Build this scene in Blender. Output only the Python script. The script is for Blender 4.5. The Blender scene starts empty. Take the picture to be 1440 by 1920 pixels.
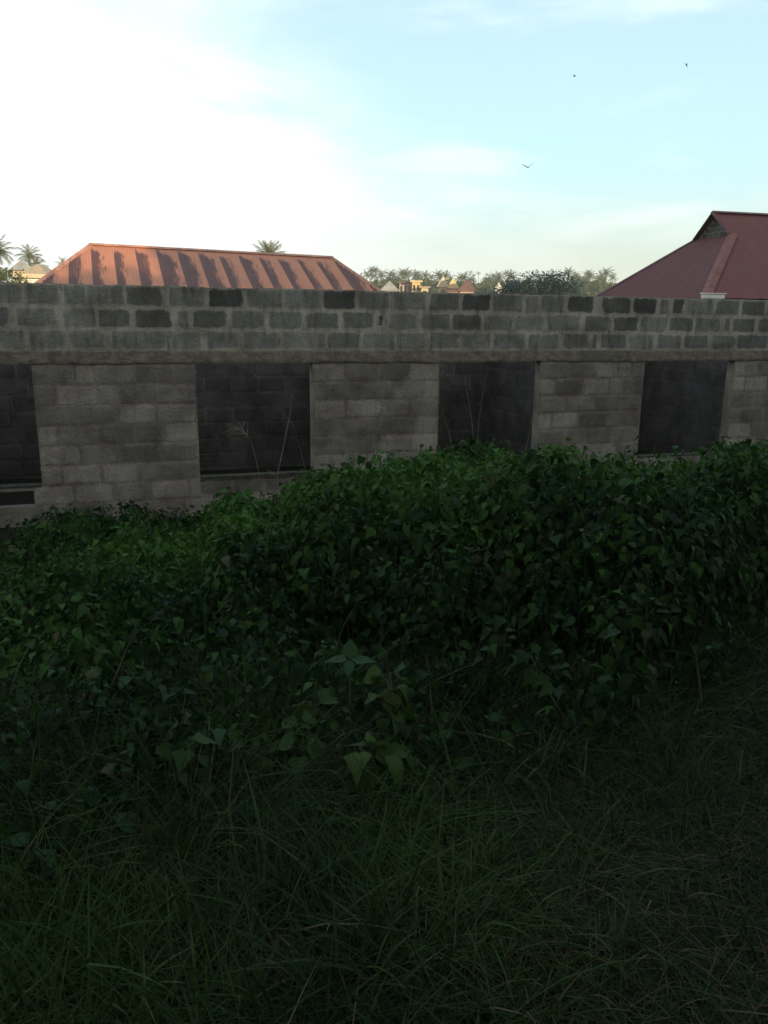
import bpy, bmesh, math, random
import numpy as np
from mathutils import Vector, Matrix, noise as mnoise

# ------------------------------------------------------------------ camera
R = math.radians
EY = 1.65
CAM = Vector((0.0, -10.03, EY))
F_PX, PITCH, YAW, ROLL = 1471.27, R(13.621), R(17.919), R(0.635)
scene = bpy.context.scene
COL = scene.collection
FW = Vector((math.sin(YAW)*math.cos(PITCH), math.cos(YAW)*math.cos(PITCH), -math.sin(PITCH)))
RT0 = Vector((math.cos(YAW), -math.sin(YAW), 0)); UP0 = RT0.cross(FW)
RT = RT0*math.cos(ROLL) + UP0*math.sin(ROLL); UP = UP0*math.cos(ROLL) - RT0*math.sin(ROLL)
cd = bpy.data.cameras.new('camera'); cam = bpy.data.objects.new('camera', cd); COL.objects.link(cam)
cam.matrix_world = Matrix(((RT.x, UP.x, -FW.x, CAM.x), (RT.y, UP.y, -FW.y, CAM.y), (RT.z, UP.z, -FW.z, CAM.z), (0, 0, 0, 1)))
cd.sensor_fit = 'VERTICAL'; cd.sensor_height = 24.0; cd.lens = 24.0*F_PX/1920.0
cd.clip_start = 0.05; cd.clip_end = 6000
scene.camera = cam

def ray(px, py):
    return (FW + RT*((px-720)/F_PX) - UP*((py-960)/F_PX)).normalized()
def at(px, py, dist):                 # point at a plan distance along the sight line of a photo pixel
    d = ray(px, py); return CAM + d*(dist/math.hypot(d.x, d.y))

# ------------------------------------------------------------------ sky, sun, exposure
SUN_EL, SUN_TRAVEL = R(7.0), Vector((-0.21, 0.978, 0)).normalized()
SKY_STRENGTH = 0.12
SUN_STRENGTH = 5.0
EXPOSURE = 0.45
HAZE = 0.0007
w = bpy.data.worlds.new('World'); scene.world = w; w.use_nodes = True
nt = w.node_tree; nt.nodes.clear()
def N(tree, typ, **kw):
    n = tree.nodes.new(typ)
    for k, v in kw.items():
        if k.startswith('i_'):
            n.inputs[int(k[2:])].default_value = v
        else: setattr(n, k, v)
    return n
def Lk(tree, a, b): tree.links.new(a, b)
def math_n(t, op, a, b=None, clamp=False, c=None):
    n = t.nodes.new('ShaderNodeMath'); n.operation = op; n.use_clamp = clamp
    for i, v in enumerate((a, b, c)):
        if v is None: continue
        if isinstance(v, (int, float)): n.inputs[i].default_value = v
        else: t.links.new(v, n.inputs[i])
    return n.outputs[0]
def mix_n(t, fac, a, b, mode='MIX'):
    n = t.nodes.new('ShaderNodeMix'); n.data_type = 'RGBA'; n.blend_type = mode
    for s, v in ((n.inputs['Factor'], fac), (n.inputs[6], a), (n.inputs[7], b)):
        if isinstance(v, (int, float)): s.default_value = v
        elif isinstance(v, tuple): s.default_value = (v[0], v[1], v[2], 1)
        else: t.links.new(v, s)
    return n.outputs[2]
def sstep(t, v, a, b):
    n = t.nodes.new('ShaderNodeMapRange'); n.interpolation_type = 'SMOOTHSTEP'
    t.links.new(v, n.inputs[0]); n.inputs[1].default_value = a; n.inputs[2].default_value = b
    return n.outputs[0]
def noise_n(t, vec, scale, detail=4, rough=.55, dist=0.0):
    n = t.nodes.new('ShaderNodeTexNoise'); n.inputs['Scale'].default_value = scale; n.inputs['Detail'].default_value = detail
    n.inputs['Roughness'].default_value = rough; n.inputs['Distortion'].default_value = dist
    if vec is not None: t.links.new(vec, n.inputs['Vector'])
    return n.outputs[0]
def dot_n(t, vec, v):
    n = t.nodes.new('ShaderNodeVectorMath'); n.operation = 'DOT_PRODUCT'; t.links.new(vec, n.inputs[0]); n.inputs[1].default_value = v
    return n.outputs['Value']
sky = N(nt, 'ShaderNodeTexSky', sky_type='NISHITA', sun_disc=False, sun_elevation=SUN_EL, altitude=20, air_density=1.1, dust_density=1.5, ozone_density=1.5)
sky.sun_rotation = math.atan2(-SUN_TRAVEL.x, -SUN_TRAVEL.y)
tc = N(nt, 'ShaderNodeTexCoord'); D = tc.outputs['Generated']
mp = N(nt, 'ShaderNodeMapping'); mp.inputs['Rotation'].default_value = (R(10), R(28), R(20)); mp.inputs['Scale'].default_value = (1.2, 1.6, 5.5)
Lk(nt, D, mp.inputs[0])
cn = noise_n(nt, mp.outputs[0], 1.6, 7, .55, .6)
cn2 = noise_n(nt, mp.outputs[0], 2.7, 5, .5, .5)
edge_n = ray(900, 400).cross(ray(300, 0)).normalized(); edge_n = edge_n if edge_n.dot(ray(100, 500)) > 0 else -edge_n
dl = dot_n(nt, D, tuple(edge_n))            # bright thin cloud bank on the left, its edge running diagonally up the sky
lowz = sstep(nt, dot_n(nt, D, (0, 0, 1)), 0.02, 0.20)
front = sstep(nt, dot_n(nt, D, (math.sin(YAW), math.cos(YAW), 0)), -0.25, 0.75)
m1 = math_n(nt, 'ADD', dl, math_n(nt, 'MULTIPLY', math_n(nt, 'SUBTRACT', cn, .5), .46))
cover = sstep(nt, m1, -0.10, 0.20)
wisp = math_n(nt, 'MULTIPLY', sstep(nt, cn2, .50, .80), .55)
cover = math_n(nt, 'MAXIMUM', cover, wisp)
base = N(nt, 'ShaderNodeVectorMath', operation='SCALE'); Lk(nt, sky.outputs[0], base.inputs[0]); base.inputs['Scale'].default_value = 1.0
veil = mix_n(nt, front, (5.0, 5.2, 5.0), (5.0, 8.0, 8.9))        # thin high haze over the blue, brighter away from the sun-shaded side
veil = mix_n(nt, math_n(nt, 'MULTIPLY', sstep(nt, dot_n(nt, D, (0, 0, 1)), .14, .38), front), veil, (4.5, 6.5, 8.9))
veil = mix_n(nt, lowz, mix_n(nt, front, (6.5, 5.8, 4.6), (7.1, 7.5, 5.9)), veil)
c0 = mix_n(nt, .75, base.outputs[0], veil)
c1 = mix_n(nt, cover, c0, mix_n(nt, front, (4.8, 4.7, 4.4), (8.3, 8.6, 8.3)))
bg = N(nt, 'ShaderNodeBackground'); bg.inputs['Strength'].default_value = SKY_STRENGTH
Lk(nt, c1, bg.inputs[0]); out = N(nt, 'ShaderNodeOutputWorld'); Lk(nt, bg.outputs[0], out.inputs[0])

sl = bpy.data.lights.new('sun', 'SUN'); sl.energy = SUN_STRENGTH; sl.angle = R(0.6); sl.color = (1.0, .74, .46)
so = bpy.data.objects.new('sun', sl); COL.objects.link(so)
sdir = Vector((SUN_TRAVEL.x*math.cos(SUN_EL), SUN_TRAVEL.y*math.cos(SUN_EL), -math.sin(SUN_EL)))
so.rotation_euler = sdir.to_track_quat('-Z', 'Y').to_euler(); so.location = (8, -60, 30)
vs = scene.view_settings; vs.view_transform = 'Standard'; vs.look = 'None'; vs.exposure = EXPOSURE; vs.gamma = 1.0
scene.cycles.max_bounces = 6; scene.cycles.transparent_max_bounces = 6; scene.cycles.volume_bounces = 1
scene.cycles.use_denoising = True

# ------------------------------------------------------------------ helpers
rng = np.random.default_rng(7); rnd = random.Random(11)
def tag(o, label=None, cat=None, group=None, kind=None):
    if label: o['label'] = label
    if cat: o['category'] = cat
    if group: o['group'] = group
    if kind: o['kind'] = kind
    return o
def empty(name, loc, rz=0, **kw):
    o = bpy.data.objects.new(name, None); COL.objects.link(o); o.location = loc; o.rotation_euler = (0, 0, rz); o.empty_display_size = .2
    return tag(o, **kw)
def link(name, me, mats, parent=None):
    o = bpy.data.objects.new(name, me); COL.objects.link(o)
    for m in (mats if isinstance(mats, (list, tuple)) else [mats]): me.materials.append(m)
    if parent: o.parent = parent
    return o
def copy_tree(o, parent=None):
    c = o.copy(); COL.objects.link(c); c.parent = parent
    for ch in list(o.children): copy_tree(ch, c)
    return c
class MB:                                             # collects verts and faces, one mesh each
    def __init__(s): s.v = []; s.f = []; s.m = []; s.c = []
    def vert(s, p, c=None): s.v.append(tuple(p)); s.c.append(c or (0, 0, 0, 1)); return len(s.v)-1
    def face(s, idx, m=0): s.f.append(tuple(idx)); s.m.append(m)
    def poly(s, pts, m=0, c=None): s.face([s.vert(p, c) for p in pts], m)
    def box(s, x0, y0, z0, x1, y1, z1, m=0, c=None):
        i = [s.vert(p, c) for p in ((x0,y0,z0),(x1,y0,z0),(x1,y1,z0),(x0,y1,z0),(x0,y0,z1),(x1,y0,z1),(x1,y1,z1),(x0,y1,z1))]
        for f in ((3,2,1,0),(4,5,6,7),(0,1,5,4),(1,2,6,5),(2,3,7,6),(3,0,4,7)): s.face([i[k] for k in f], m)
    def tube(s, pts, rads, n=6, m=0, c=None):
        rings = []
        for k, p in enumerate(pts):
            a = Vector(pts[min(k+1, len(pts)-1)]) - Vector(pts[max(k-1, 0)]); a.normalize()
            q = a.orthogonal().normalized() if k == 0 else (prev - a*prev.dot(a)).normalized()
            prev = q; b = a.cross(q)
            rings.append([s.vert(Vector(p) + (q*math.cos(t)+b*math.sin(t))*rads[k], c) for t in [2*math.pi*j/n for j in range(n)]])
        for r0, r1 in zip(rings, rings[1:]):
            for j in range(n): s.face((r0[j], r0[(j+1) % n], r1[(j+1) % n], r1[j]), m)
        s.face(rings[0][::-1], m); s.face(rings[-1], m)
    def build(s, name, mats, parent=None, smooth=False, attr=None):
        me = bpy.data.meshes.new(name); me.from_pydata(s.v, [], s.f); me.update()
        if attr:
            a = me.attributes.new(attr, 'FLOAT_COLOR', 'POINT'); a.data.foreach_set('color', np.array(s.c, dtype=np.float32).ravel())
        me.polygons.foreach_set('material_index', s.m)
        if smooth: me.polygons.foreach_set('use_smooth', [True]*len(s.f))
        return link(name, me, mats, parent)
def np_mesh(name, V, Fq, mats, parent=None, col=None, attr='tint', smooth=False):
    me = bpy.data.meshes.new(name); nf, k = Fq.shape
    me.vertices.add(len(V)); me.vertices.foreach_set('co', V.astype(np.float32).ravel())
    me.loops.add(nf*k); me.loops.foreach_set('vertex_index', Fq.astype(np.int32).ravel())
    me.polygons.add(nf); me.polygons.foreach_set('loop_start', np.arange(0, nf*k, k, dtype=np.int32))
    me.update(calc_edges=True)
    if smooth: me.polygons.foreach_set('use_smooth', np.ones(nf, dtype=bool))
    if col is not None:
        a = me.attributes.new(attr, 'FLOAT_COLOR', 'POINT'); a.data.foreach_set('color', col.astype(np.float32).ravel())
    return link(name, me, mats, parent)

def new_mat(name, rough=.8):
    m = bpy.data.materials.new(name); m.use_nodes = True; t = m.node_tree; p = t.nodes['Principled BSDF']
    p.inputs['Specular IOR Level'].default_value = .08 if rough > .89 else .4
    p.inputs['Roughness'].default_value = rough; return m, t, p
def objco(t):
    return N(t, 'ShaderNodeTexCoord').outputs['Object']
def scaled(t, vec, s):
    n = N(t, 'ShaderNodeMapping'); n.inputs['Scale'].default_value = s; Lk(t, vec, n.inputs[0]); return n.outputs[0]
def bump(t, p, h, strength=.5, dist=.01):
    b = N(t, 'ShaderNodeBump'); b.inputs['Strength'].default_value = strength; b.inputs['Distance'].default_value = dist
    Lk(t, h, b.inputs['Height']); Lk(t, b.outputs[0], p.inputs['Normal'])
def simple(name, col, rough=.8, var=.25, scale=6.0, bmp=0):
    m, t, p = new_mat(name, rough); o = objco(t); n = noise_n(t, o, scale, 5, .6)
    c = mix_n(t, sstep(t, n, .3, .7), tuple(x*(1-var) for x in col), tuple(min(1, x*(1+var)) for x in col)); Lk(t, c, p.inputs['Base Color'])
    if bmp: bump(t, p, n, .6, bmp)
    return m
def leaf_mat(name, a, b, rough=.5, trans=.25, attr='tint'):
    m, t, p = new_mat(name, rough)
    at_ = N(t, 'ShaderNodeAttribute', attribute_name=attr); sp = N(t, 'ShaderNodeSeparateColor'); Lk(t, at_.outputs['Color'], sp.inputs[0])
    c = mix_n(t, sp.outputs[0], a, b); p.inputs['Specular IOR Level'].default_value = .10
    c = mix_n(t, sp.outputs[1], c, (.08, .066, .038))       # second channel: dry straw
    Lk(t, c, p.inputs['Base Color'])
    tr = N(t, 'ShaderNodeBsdfTranslucent'); Lk(t, c, tr.inputs[0]); mx = N(t, 'ShaderNodeMixShader'); mx.inputs[0].default_value = trans
    Lk(t, p.outputs[0], mx.inputs[1]); Lk(t, tr.outputs[0], mx.inputs[2]); Lk(t, mx.outputs[0], t.nodes['Material Output'].inputs[0])
    return m

# ------------------------------------------------------------------ materials
def wall_material():
    m, t, p = new_mat('concrete_block', .93)
    o = objco(t); a = N(t, 'ShaderNodeAttribute', attribute_name='blk'); sp = N(t, 'ShaderNodeSeparateColor'); Lk(t, a.outputs['Color'], sp.inputs[0])
    tone, edge, low = sp.outputs[0], sp.outputs[1], sp.outputs[2]
    n1 = noise_n(t, o, 9, 6, .65); n2 = noise_n(t, o, 42, 5, .7); n3 = noise_n(t, o, 2.2, 5, .6, .4)
    n4 = noise_n(t, scaled(t, o, (5, 5, 1.1)), 2.4, 6, .65)
    e = math_n(t, 'ADD', edge, math_n(t, 'ADD', math_n(t, 'MULTIPLY', math_n(t, 'SUBTRACT', n1, .5), 2.1), math_n(t, 'MULTIPLY', math_n(t, 'SUBTRACT', n2, .5), 1.3)))
    msk = sstep(t, e, .18, .72)
    blk_u = mix_n(t, tone, (.080, .084, .082), (.35, .36, .34))
    blk_l = mix_n(t, tone, (.135, .127, .119), (.325, .306, .286))
    mor_u = mix_n(t, n1, (.30, .30, .27), (.44, .43, .39))
    mor_l = mix_n(t, n3, (.140, .126, .115), (.285, .260, .236))
    blk = mix_n(t, low, blk_u, blk_l); mor = mix_n(t, low, mor_u, mor_l)
    c = mix_n(t, msk, mor, blk)
    st = sstep(t, n4, .46, .72)                            # dark algae streaks
    c = mix_n(t, math_n(t, 'MULTIPLY', st, math_n(t, 'SUBTRACT', .60, math_n(t, 'MULTIPLY', low, .38))), c, (.055, .055, .049))
    g = mix_n(t, n2, (.42, .42, .42), (1.55, 1.55, 1.55)); c = mix_n(t, 1.0, c, g, 'MULTIPLY')
    g3 = mix_n(t, sstep(t, n3, .3, .7), (.68, .66, .64), (1.20, 1.20, 1.20)); c = mix_n(t, 1.0, c, g3, 'MULTIPLY')
    Lk(t, c, p.inputs['Base Color'])
    h = math_n(t, 'ADD', math_n(t, 'MULTIPLY', n1, .8), math_n(t, 'MULTIPLY', n2, .6)); bump(t, p, h, .95, .022)
    return m
M = {}
M['wall'] = wall_material()
def beam_material():
    m, t, p = new_mat('rough_cast_beam', .95); o = objco(t)
    n1 = noise_n(t, scaled(t, o, (1, 1, 1.3)), 8, 7, .75); n2 = noise_n(t, o, 38, 5, .7); n3 = noise_n(t, o, 1.3, 3)
    c = mix_n(t, sstep(t, n1, .33, .68), (.125, .108, .088), (.27, .245, .205))
    c = mix_n(t, math_n(t, 'MULTIPLY', sstep(t, n3, .5, .7), .5), c, (.10, .10, .095))
    c = mix_n(t, math_n(t, 'MULTIPLY', sstep(t, n2, .60, .68), .8), c, (.03, .028, .025))
    Lk(t, c, p.inputs['Base Color']); bump(t, p, math_n(t, 'ADD', n1, n2), .9, .02); return m
M['beam'] = beam_material()
def inner_shade_material():  # wall copy multiplied darker: the shade of the rooms put into the colour
    m = M['wall'].copy(); m.name = 'shaded_inner_block'; t = m.node_tree; p = t.nodes['Principled BSDF']; src = p.inputs['Base Color'].links[0].from_socket
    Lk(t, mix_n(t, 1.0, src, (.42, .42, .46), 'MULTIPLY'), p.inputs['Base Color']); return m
M['inner_shade'] = inner_shade_material()
M['sill'] = simple('dark_sill', (.05, .05, .042), .95, .4, 12, .01)  # dark sill tone, mottled by noise
M['slab'] = simple('cast_slab', (.16, .155, .145), .95, .3, 4, .01)
def roof_material(name, base, rust, amount, attr=True):
    m, t, p = new_mat(name, .62); o = objco(t); a = N(t, 'ShaderNodeAttribute', attribute_name='blk'); sp = N(t, 'ShaderNodeSeparateColor'); Lk(t, a.outputs['Color'], sp.inputs[0])
    n1 = noise_n(t, scaled(t, o, (5.5, .9, .9)), 1.5, 7, .65, .2); n2 = noise_n(t, o, 26, 5, .7); n0 = noise_n(t, o, .9, 3)
    # channels: u across a sheet, v up the slope, per-sheet rustiness
    e = math_n(t, 'ADD', math_n(t, 'MULTIPLY', math_n(t, 'SUBTRACT', .60, sp.outputs[0]), 1.5), math_n(t, 'MULTIPLY', math_n(t, 'SUBTRACT', n1, .5), 1.9))
    e = math_n(t, 'ADD', e, math_n(t, 'MULTIPLY', math_n(t, 'SUBTRACT', sp.outputs[2], .5), .9))
    e = math_n(t, 'SUBTRACT', e, math_n(t, 'MULTIPLY', sstep(t, sp.outputs[1], .74, .95), .9))
    e = math_n(t, 'ADD', e, math_n(t, 'MULTIPLY', math_n(t, 'SUBTRACT', n2, .5), .5))
    msk = math_n(t, 'MULTIPLY', sstep(t, e, -.12, .38), amount)
    b2 = mix_n(t, n0, tuple(x*.82 for x in base), tuple(x*1.15 for x in base))
    c = mix_n(t, msk, b2, mix_n(t, n2, rust, tuple(x*1.6 for x in rust)))
    Lk(t, c, p.inputs['Base Color']); bump(t, p, n2, .2, .004); return m
M['roof_pink'] = roof_material('faded_red_sheet', (.50, .205, .110), (.085, .031, .020), 1.0)
M['roof_maroon'] = roof_material('maroon_sheet', (.165, .048, .045), (.10, .035, .036), .6)
M['roof_end'] = roof_material('maroon_sheet_end', (.125, .045, .050), (.085, .032, .036), .6)
M['cap_orange'] = simple('rusty_cap', (.165, .056, .044), .7, .3, 3)
M['cap_pink'] = simple('faded_cap', (.46, .22, .15), .7, .3, 3)
M['white'] = simple('white_metal', (.72, .74, .72), .5, .08, 2)
M['cream'] = simple('cream_plaster', (.62, .52, .36), .9, .12, 1.0)
M['yellow'] = simple('yellow_plaster', (.72, .55, .27), .9, .1, 1.0)
M['pinkw'] = simple('pink_plaster', (.50, .36, .30), .9, .12, 1.0)
M['greyw'] = simple('grey_plaster', (.36, .35, .32), .9, .15, 1.0)
M['thatch'] = simple('weathered_sheet', (.40, .34, .25), .9, .2, .8)
M['greyroof'] = simple('grey_roof_sheet', (.30, .31, .29), .8, .2, .8)
M['redroof'] = simple('red_roof_sheet', (.15, .075, .062), .8, .2, .8)
M['glass'] = simple('dark_window', (.03, .035, .04), .2, .1, 3)
M['bark'] = simple('bark', (.13, .105, .08), .95, .3, 5, .02)
M['palmleaf'] = leaf_mat('palm_leaf', (.075, .095, .030), (.20, .20, .07), .5, .2)
M['treeleaf'] = leaf_mat('tree_leaf', (.050, .080, .022), (.15, .17, .05), .5, .15)
M['mangoleaf'] = leaf_mat('mango_leaf', (.006, .018, .012), (.020, .044, .026), .5, .1)
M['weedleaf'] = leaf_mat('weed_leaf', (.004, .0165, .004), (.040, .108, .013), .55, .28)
M['brightleaf'] = leaf_mat('bright_leaf', (.014, .046, .013), (.040, .074, .014), .55, .3)
M['grass'] = leaf_mat('grass_blade', (.005, .013, .0035), (.028, .056, .011), .65, .2)
M['stem'] = simple('weed_stem', (.045, .055, .025), .8, .3, 8)
M['straw'] = simple('dry_straw', (.15, .135, .10), .8, .25, 8)
M['bird'] = simple('bird_feather', (.02, .02, .022), .7, .2, 5)
def ground_material():
    m, t, p = new_mat('soil_and_litter', .97); o = objco(t)
    n1 = noise_n(t, o, 1.1, 6, .6); n2 = noise_n(t, o, 22, 6, .7)
    c = mix_n(t, sstep(t, n1, .35, .65), (.014, .011, .008), (.012, .015, .008)); c = mix_n(t, math_n(t, 'MULTIPLY', sstep(t, n2, .5, .7), .6), c, (.028, .022, .015))
    Lk(t, c, p.inputs['Base Color']); bump(t, p, n2, .9, .03); return m
M['ground'] = ground_material()

# ------------------------------------------------------------------ ground
def ss(x, a, b):
    x = min(1, max(0, (x-a)/(b-a))); return x*x*(3-2*x)
def gz(x, y):
    d = math.hypot(x-CAM.x, y-CAM.y)
    z = -0.8*ss(y, -8.6, -1.6)
    r = min(max(0, d-42), 340)
    return z + (0.047*r if y > 0 else 0)*ss(y, 5, 60) + .03*mnoise.noise(Vector((x*.9, y*.9, 0)))*(1 if d < 30 else 0)
def ground():
    rads = [0] + [0.35*1.075**k for k in range(0, 108)]; rads = [r for r in rads if r < 800] + [800]
    n = 144; V = []; Fs = []
    for r in rads[1:]:
        for j in range(n):
            a = 2*math.pi*j/n; x = CAM.x + r*math.sin(a); y = CAM.y + r*math.cos(a); V.append((x, y, gz(x, y)))
    V.append((CAM.x, CAM.y, gz(CAM.x, CAM.y))); c = len(V)-1
    for k in range(len(rads)-2):
        for j in range(n):
            a = k*n+j; b = k*n+(j+1) % n; Fs.append((a, a+n, b+n, b))
    for j in range(n): Fs.append((c, j, (j+1) % n))
    me = bpy.data.meshes.new('ground'); me.from_pydata(V, [], Fs); me.polygons.foreach_set('use_smooth', [True]*len(Fs)); me.update()
    tag(link('ground', me, M['ground']), 'dark soil and rough ground falling gently to the block wall', 'ground', kind='structure')
ground()

# ------------------------------------------------------------------ unfinished block building
ZT, ZC3, ZL, ZS = 2.034, 1.284, 1.124, -0.30
TH = 0.15; DEEP = 3.2; XL, XR = -6.0, 14.0
OPEN = [(-4.9, -3.5), (-2.52, -1.067), (.785, 2.25), (4.01, 5.54), (7.262, 8.88), (10.6, 12.05)]
def wx(px, z):                                       # photo column -> X on the wall face at height z
    lo, hi = -8.0, 16.0
    for _ in range(40):
        mid = (lo+hi)/2; d = Vector((mid, 0, z)) - CAM
        if 720 + F_PX*d.dot(RT)/d.dot(FW) < px: lo = mid
        else: hi = mid
    return (lo+hi)/2
def masonry(mb, x0, x1, y_face, y_back, z0, z1, holes, flip=False, axis='x', jitter_top=False):
    """solid wall slab with rectangular holes; exterior faces only"""
    xs = {x0, x1}; zs = {z0, z1}
    for a, b, c, d in holes: xs |= {a, b}; zs |= {c, d}
    if jitter_top: xs |= {x0 + (x1-x0)*k/160 for k in range(161)}
    xs = sorted(v for v in xs if x0 <= v <= x1); zs = sorted(v for v in zs if z0 <= v <= z1)
    solid = lambda i, j: 0 <= i < len(xs)-1 and 0 <= j < len(zs)-1 and not any(a < (xs[i]+xs[i+1])/2 < b and c < (zs[j]+zs[j+1])/2 < d for a, b, c, d in holes)
    jt = {x: (mnoise.noise(Vector((x*2.1, 3, 0)))*.008 + rnd.uniform(-.004, .004) if jitter_top else 0) for x in xs}
    cache = {}
    def P(i, j, back):
        k = (i, j, back)
        if k not in cache:
            z = zs[j] + (jt[xs[i]] if j == len(zs)-1 else 0); yy = y_back if back else y_face
            cache[k] = mb.vert((xs[i], yy, z) if axis == 'x' else (yy, xs[i], z), (0.5, 0, 0, 1) if z > ZL else (.5, 0, 1, 1))
        return cache[k]
    for i in range(len(xs)-1):
        for j in range(len(zs)-1):
            if not solid(i, j): continue
            mb.face((P(i,j,0), P(i+1,j,0), P(i+1,j+1,0), P(i,j+1,0))); mb.face((P(i+1,j,1), P(i,j,1), P(i,j+1,1), P(i+1,j+1,1)))
            if not solid(i-1, j): mb.face((P(i,j,1), P(i,j,0), P(i,j+1,0), P(i,j+1,1)))
            if not solid(i+1, j): mb.face((P(i+1,j,0), P(i+1,j,1), P(i+1,j+1,1), P(i+1,j+1,0)))
            if not solid(i, j-1): mb.face((P(i,j,1), P(i+1,j,1), P(i+1,j,0), P(i,j,0)))
            if not solid(i, j+1): mb.face((P(i,j+1,0), P(i+1,j+1,0), P(i+1,j+1,1), P(i,j+1,1)))
def block(mb, x0, x1, z0, z1, y, tone, low, axis='x', proud=.004, s=-1):
    """one block face: soft irregular outline standing a few mm proud of the mortar"""
    w_, h_ = x1-x0, z1-z0
    if w_ < .03: return
    c = min(.022, w_*.2); N_ = []
    for t_ in range(5): N_.append((x0+c+(w_-2*c)*t_/4, z0))
    for t_ in range(3): N_.append((x1, z0+c+(h_-2*c)*t_/2))
    for t_ in range(5): N_.append((x1-c-(w_-2*c)*t_/4, z1))
    for t_ in range(3): N_.append((x0, z1-c-(h_-2*c)*t_/2))
    cx, cz = (x0+x1)/2, (z0+z1)/2; rings = []
    put = (lambda a, b, d: (a, y+s*d, b)) if axis == 'x' else (lambda a, b, d: (y+s*d, a, b))
    jit = [(rnd.gauss(0, .0035), rnd.gauss(0, .003)) for _ in N_]
    for k, (ins, pr_) in enumerate(((-.010, .0004), (.020, proud), (.045, proud*1.3))):
        g = (0, .75, 1)[k]; ring = []
        for (a, b), (ja, jb) in zip(N_, jit):
            da, db = a-cx, b-cz; la = max(abs(da)/(w_/2), abs(db)/(h_/2))
            a2 = cx + da*(w_/2-ins)/(w_/2)+ja; b2 = cz + db*(h_/2-ins)/(h_/2)+jb
            if w_/2 <= ins+.01: a2 = cx + da*.3
            ring.append(mb.vert(put(a2, b2, pr_ + (rnd.uniform(-.001, .001) if k else 0)), (tone, g, low, 1)))
        rings.append(ring)
    n = len(N_); fl = (s > 0) != (axis == 'y')
    for r0, r1 in zip(rings, rings[1:]):
        for j in range(n):
            f = (r0[j], r0[(j+1) % n], r1[(j+1) % n], r1[j]); mb.face(f[::-1] if fl else f)
    mb.face(rings[-1][::-1] if fl else rings[-1])
def courses(mb, x0, x1, z0, z1, y, holes, low, axis='x', s=-1, lo_tone=.35, hi_tone=.8, ch=.245, bl=.455, joint=.022):
    n = max(1, round((z1-z0)/ch)); ch = (z1-z0)/n
    for r in range(n):
        za = z1-(r+1)*ch; zb = za+ch; segs = [(x0, x1)]
        for a, b, c, d in holes:
            if c < (za+zb)/2 < d:
                segs = [q for p_ in segs for q in ((p_[0], min(p_[1], a)), (max(p_[0], b), p_[1])) if q[1]-q[0] > .04]
        for a, b in segs:
            x = a; first = True; off = .5 if r % 2 else 1.0
            while x < b-.03:
                L = bl*(off if first else rnd.choice((1, 1, .9, .97, 1.05, .5 if rnd.random() < .7 else .8))); first = False
                e = min(x+L, b)
                if b-e < .09: e = b
                jw = joint*rnd.uniform(.6, 1.9); hz = rnd.uniform(.5, 1.4)
                block(mb, x+jw*.5, e-jw*.5, za+joint*.5*hz, zb-joint*.5*hz, y, rnd.uniform(lo_tone, hi_tone), low, axis, rnd.uniform(.002, .007), s)
                x = e
# photographed blocks of the three courses above the beam: (from px, to px, tone) where tone 0 is near-black algae, 1 is pale grey
C1 = [(-260,-190,.6),(-180,-110,.5),(-100,-45,.4),(-35,40,.5),(48,112,.42),(120,160,.5),(162,205,.55),(207,233,.45),(236,303,.22),(316,384,.45),(391,456,.04),(462,528,.5),(535,600,.55),(607,667,.04),(673,730,.38),(738,797,.55),(805,861,.28),(866,919,.06),(924,980,.4),(985,1010,.5),(1014,1058,.5),(1064,1113,.04),(1128,1183,.14),(1187,1231,.05),(1237,1255,.35),(1261,1282,.1),(1288,1338,.55),(1343,1386,.35),(1391,1434,.22),(1440,1490,.3),(1496,1545,.4),(1552,1600,.3)]
C2 = [(-250,-180,.5),(-170,-100,.4),(-90,-22,.5),(-14,18,.22),(30,105,.5),(118,180,.55),(184,245,.25),(253,322,.13),(333,356,.5),(362,425,.22),(433,494,.4),(503,566,.45),(574,635,.3),(642,700,.32),(730,781,.5),(788,844,.45),(849,903,.22),(907,960,.55),(966,1020,.55),(1026,1087,.45),(1096,1142,.3),(1150,1196,.1),(1202,1250,.5),(1256,1300,.3),(1305,1350,.5),(1358,1368,.3),(1374,1416,.22),(1422,1480,.3),(1488,1540,.4),(1548,1600,.4)]
C3 = [(-240,-170,.5),(-160,-85,.5),(-75,-8,.5),(-2,48,.5),(60,126,.55),(130,196,.5),(208,310,.5),(313,378,.6),(388,448,.5),(458,520,.45),(530,592,.6),(596,611,.5),(614,675,.4),(681,740,.55),(743,798,.5),(806,861,.4),(866,920,.55),(925,986,.5),(991,1048,.5),(1056,1104,.35),(1110,1119,.3),(1126,1174,.35),(1180,1226,.55),(1233,1277,.4),(1282,1328,.3),(1334,1378,.35),(1382,1440,.22),(1446,1500,.3),(1506,1560,.3)]
ub = empty('unfinished_building', (0, 0, gz(4, 0)), label='long roofless grey concrete block building with empty window openings behind the weeds', cat='building')
GZ = gz(4, 0)
def par(o, parent):                                   # parent without moving
    o.parent = parent; o.location = o.location - parent.location; return o
SLOT = [(wx(710, 1.66), wx(717, 1.66), 1.60, 1.72)]
holes_hi = SLOT
holes_lo = [(a, b, ZS, ZL) for a, b in OPEN] + [(a+.02, b-.10, ZS-.255, ZS-.06) for a, b in OPEN[:2]] + [(a, b, ZS-.235, ZS-.03) for a, b in OPEN[2:3]]
mb = MB()
masonry(mb, XL, XR, 0, TH, ZC3, ZT, holes_hi, jitter_top=True)
masonry(mb, XL, XR, 0, TH, -1.4, ZL, holes_lo)
chh = (ZT-ZC3)/3
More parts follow.
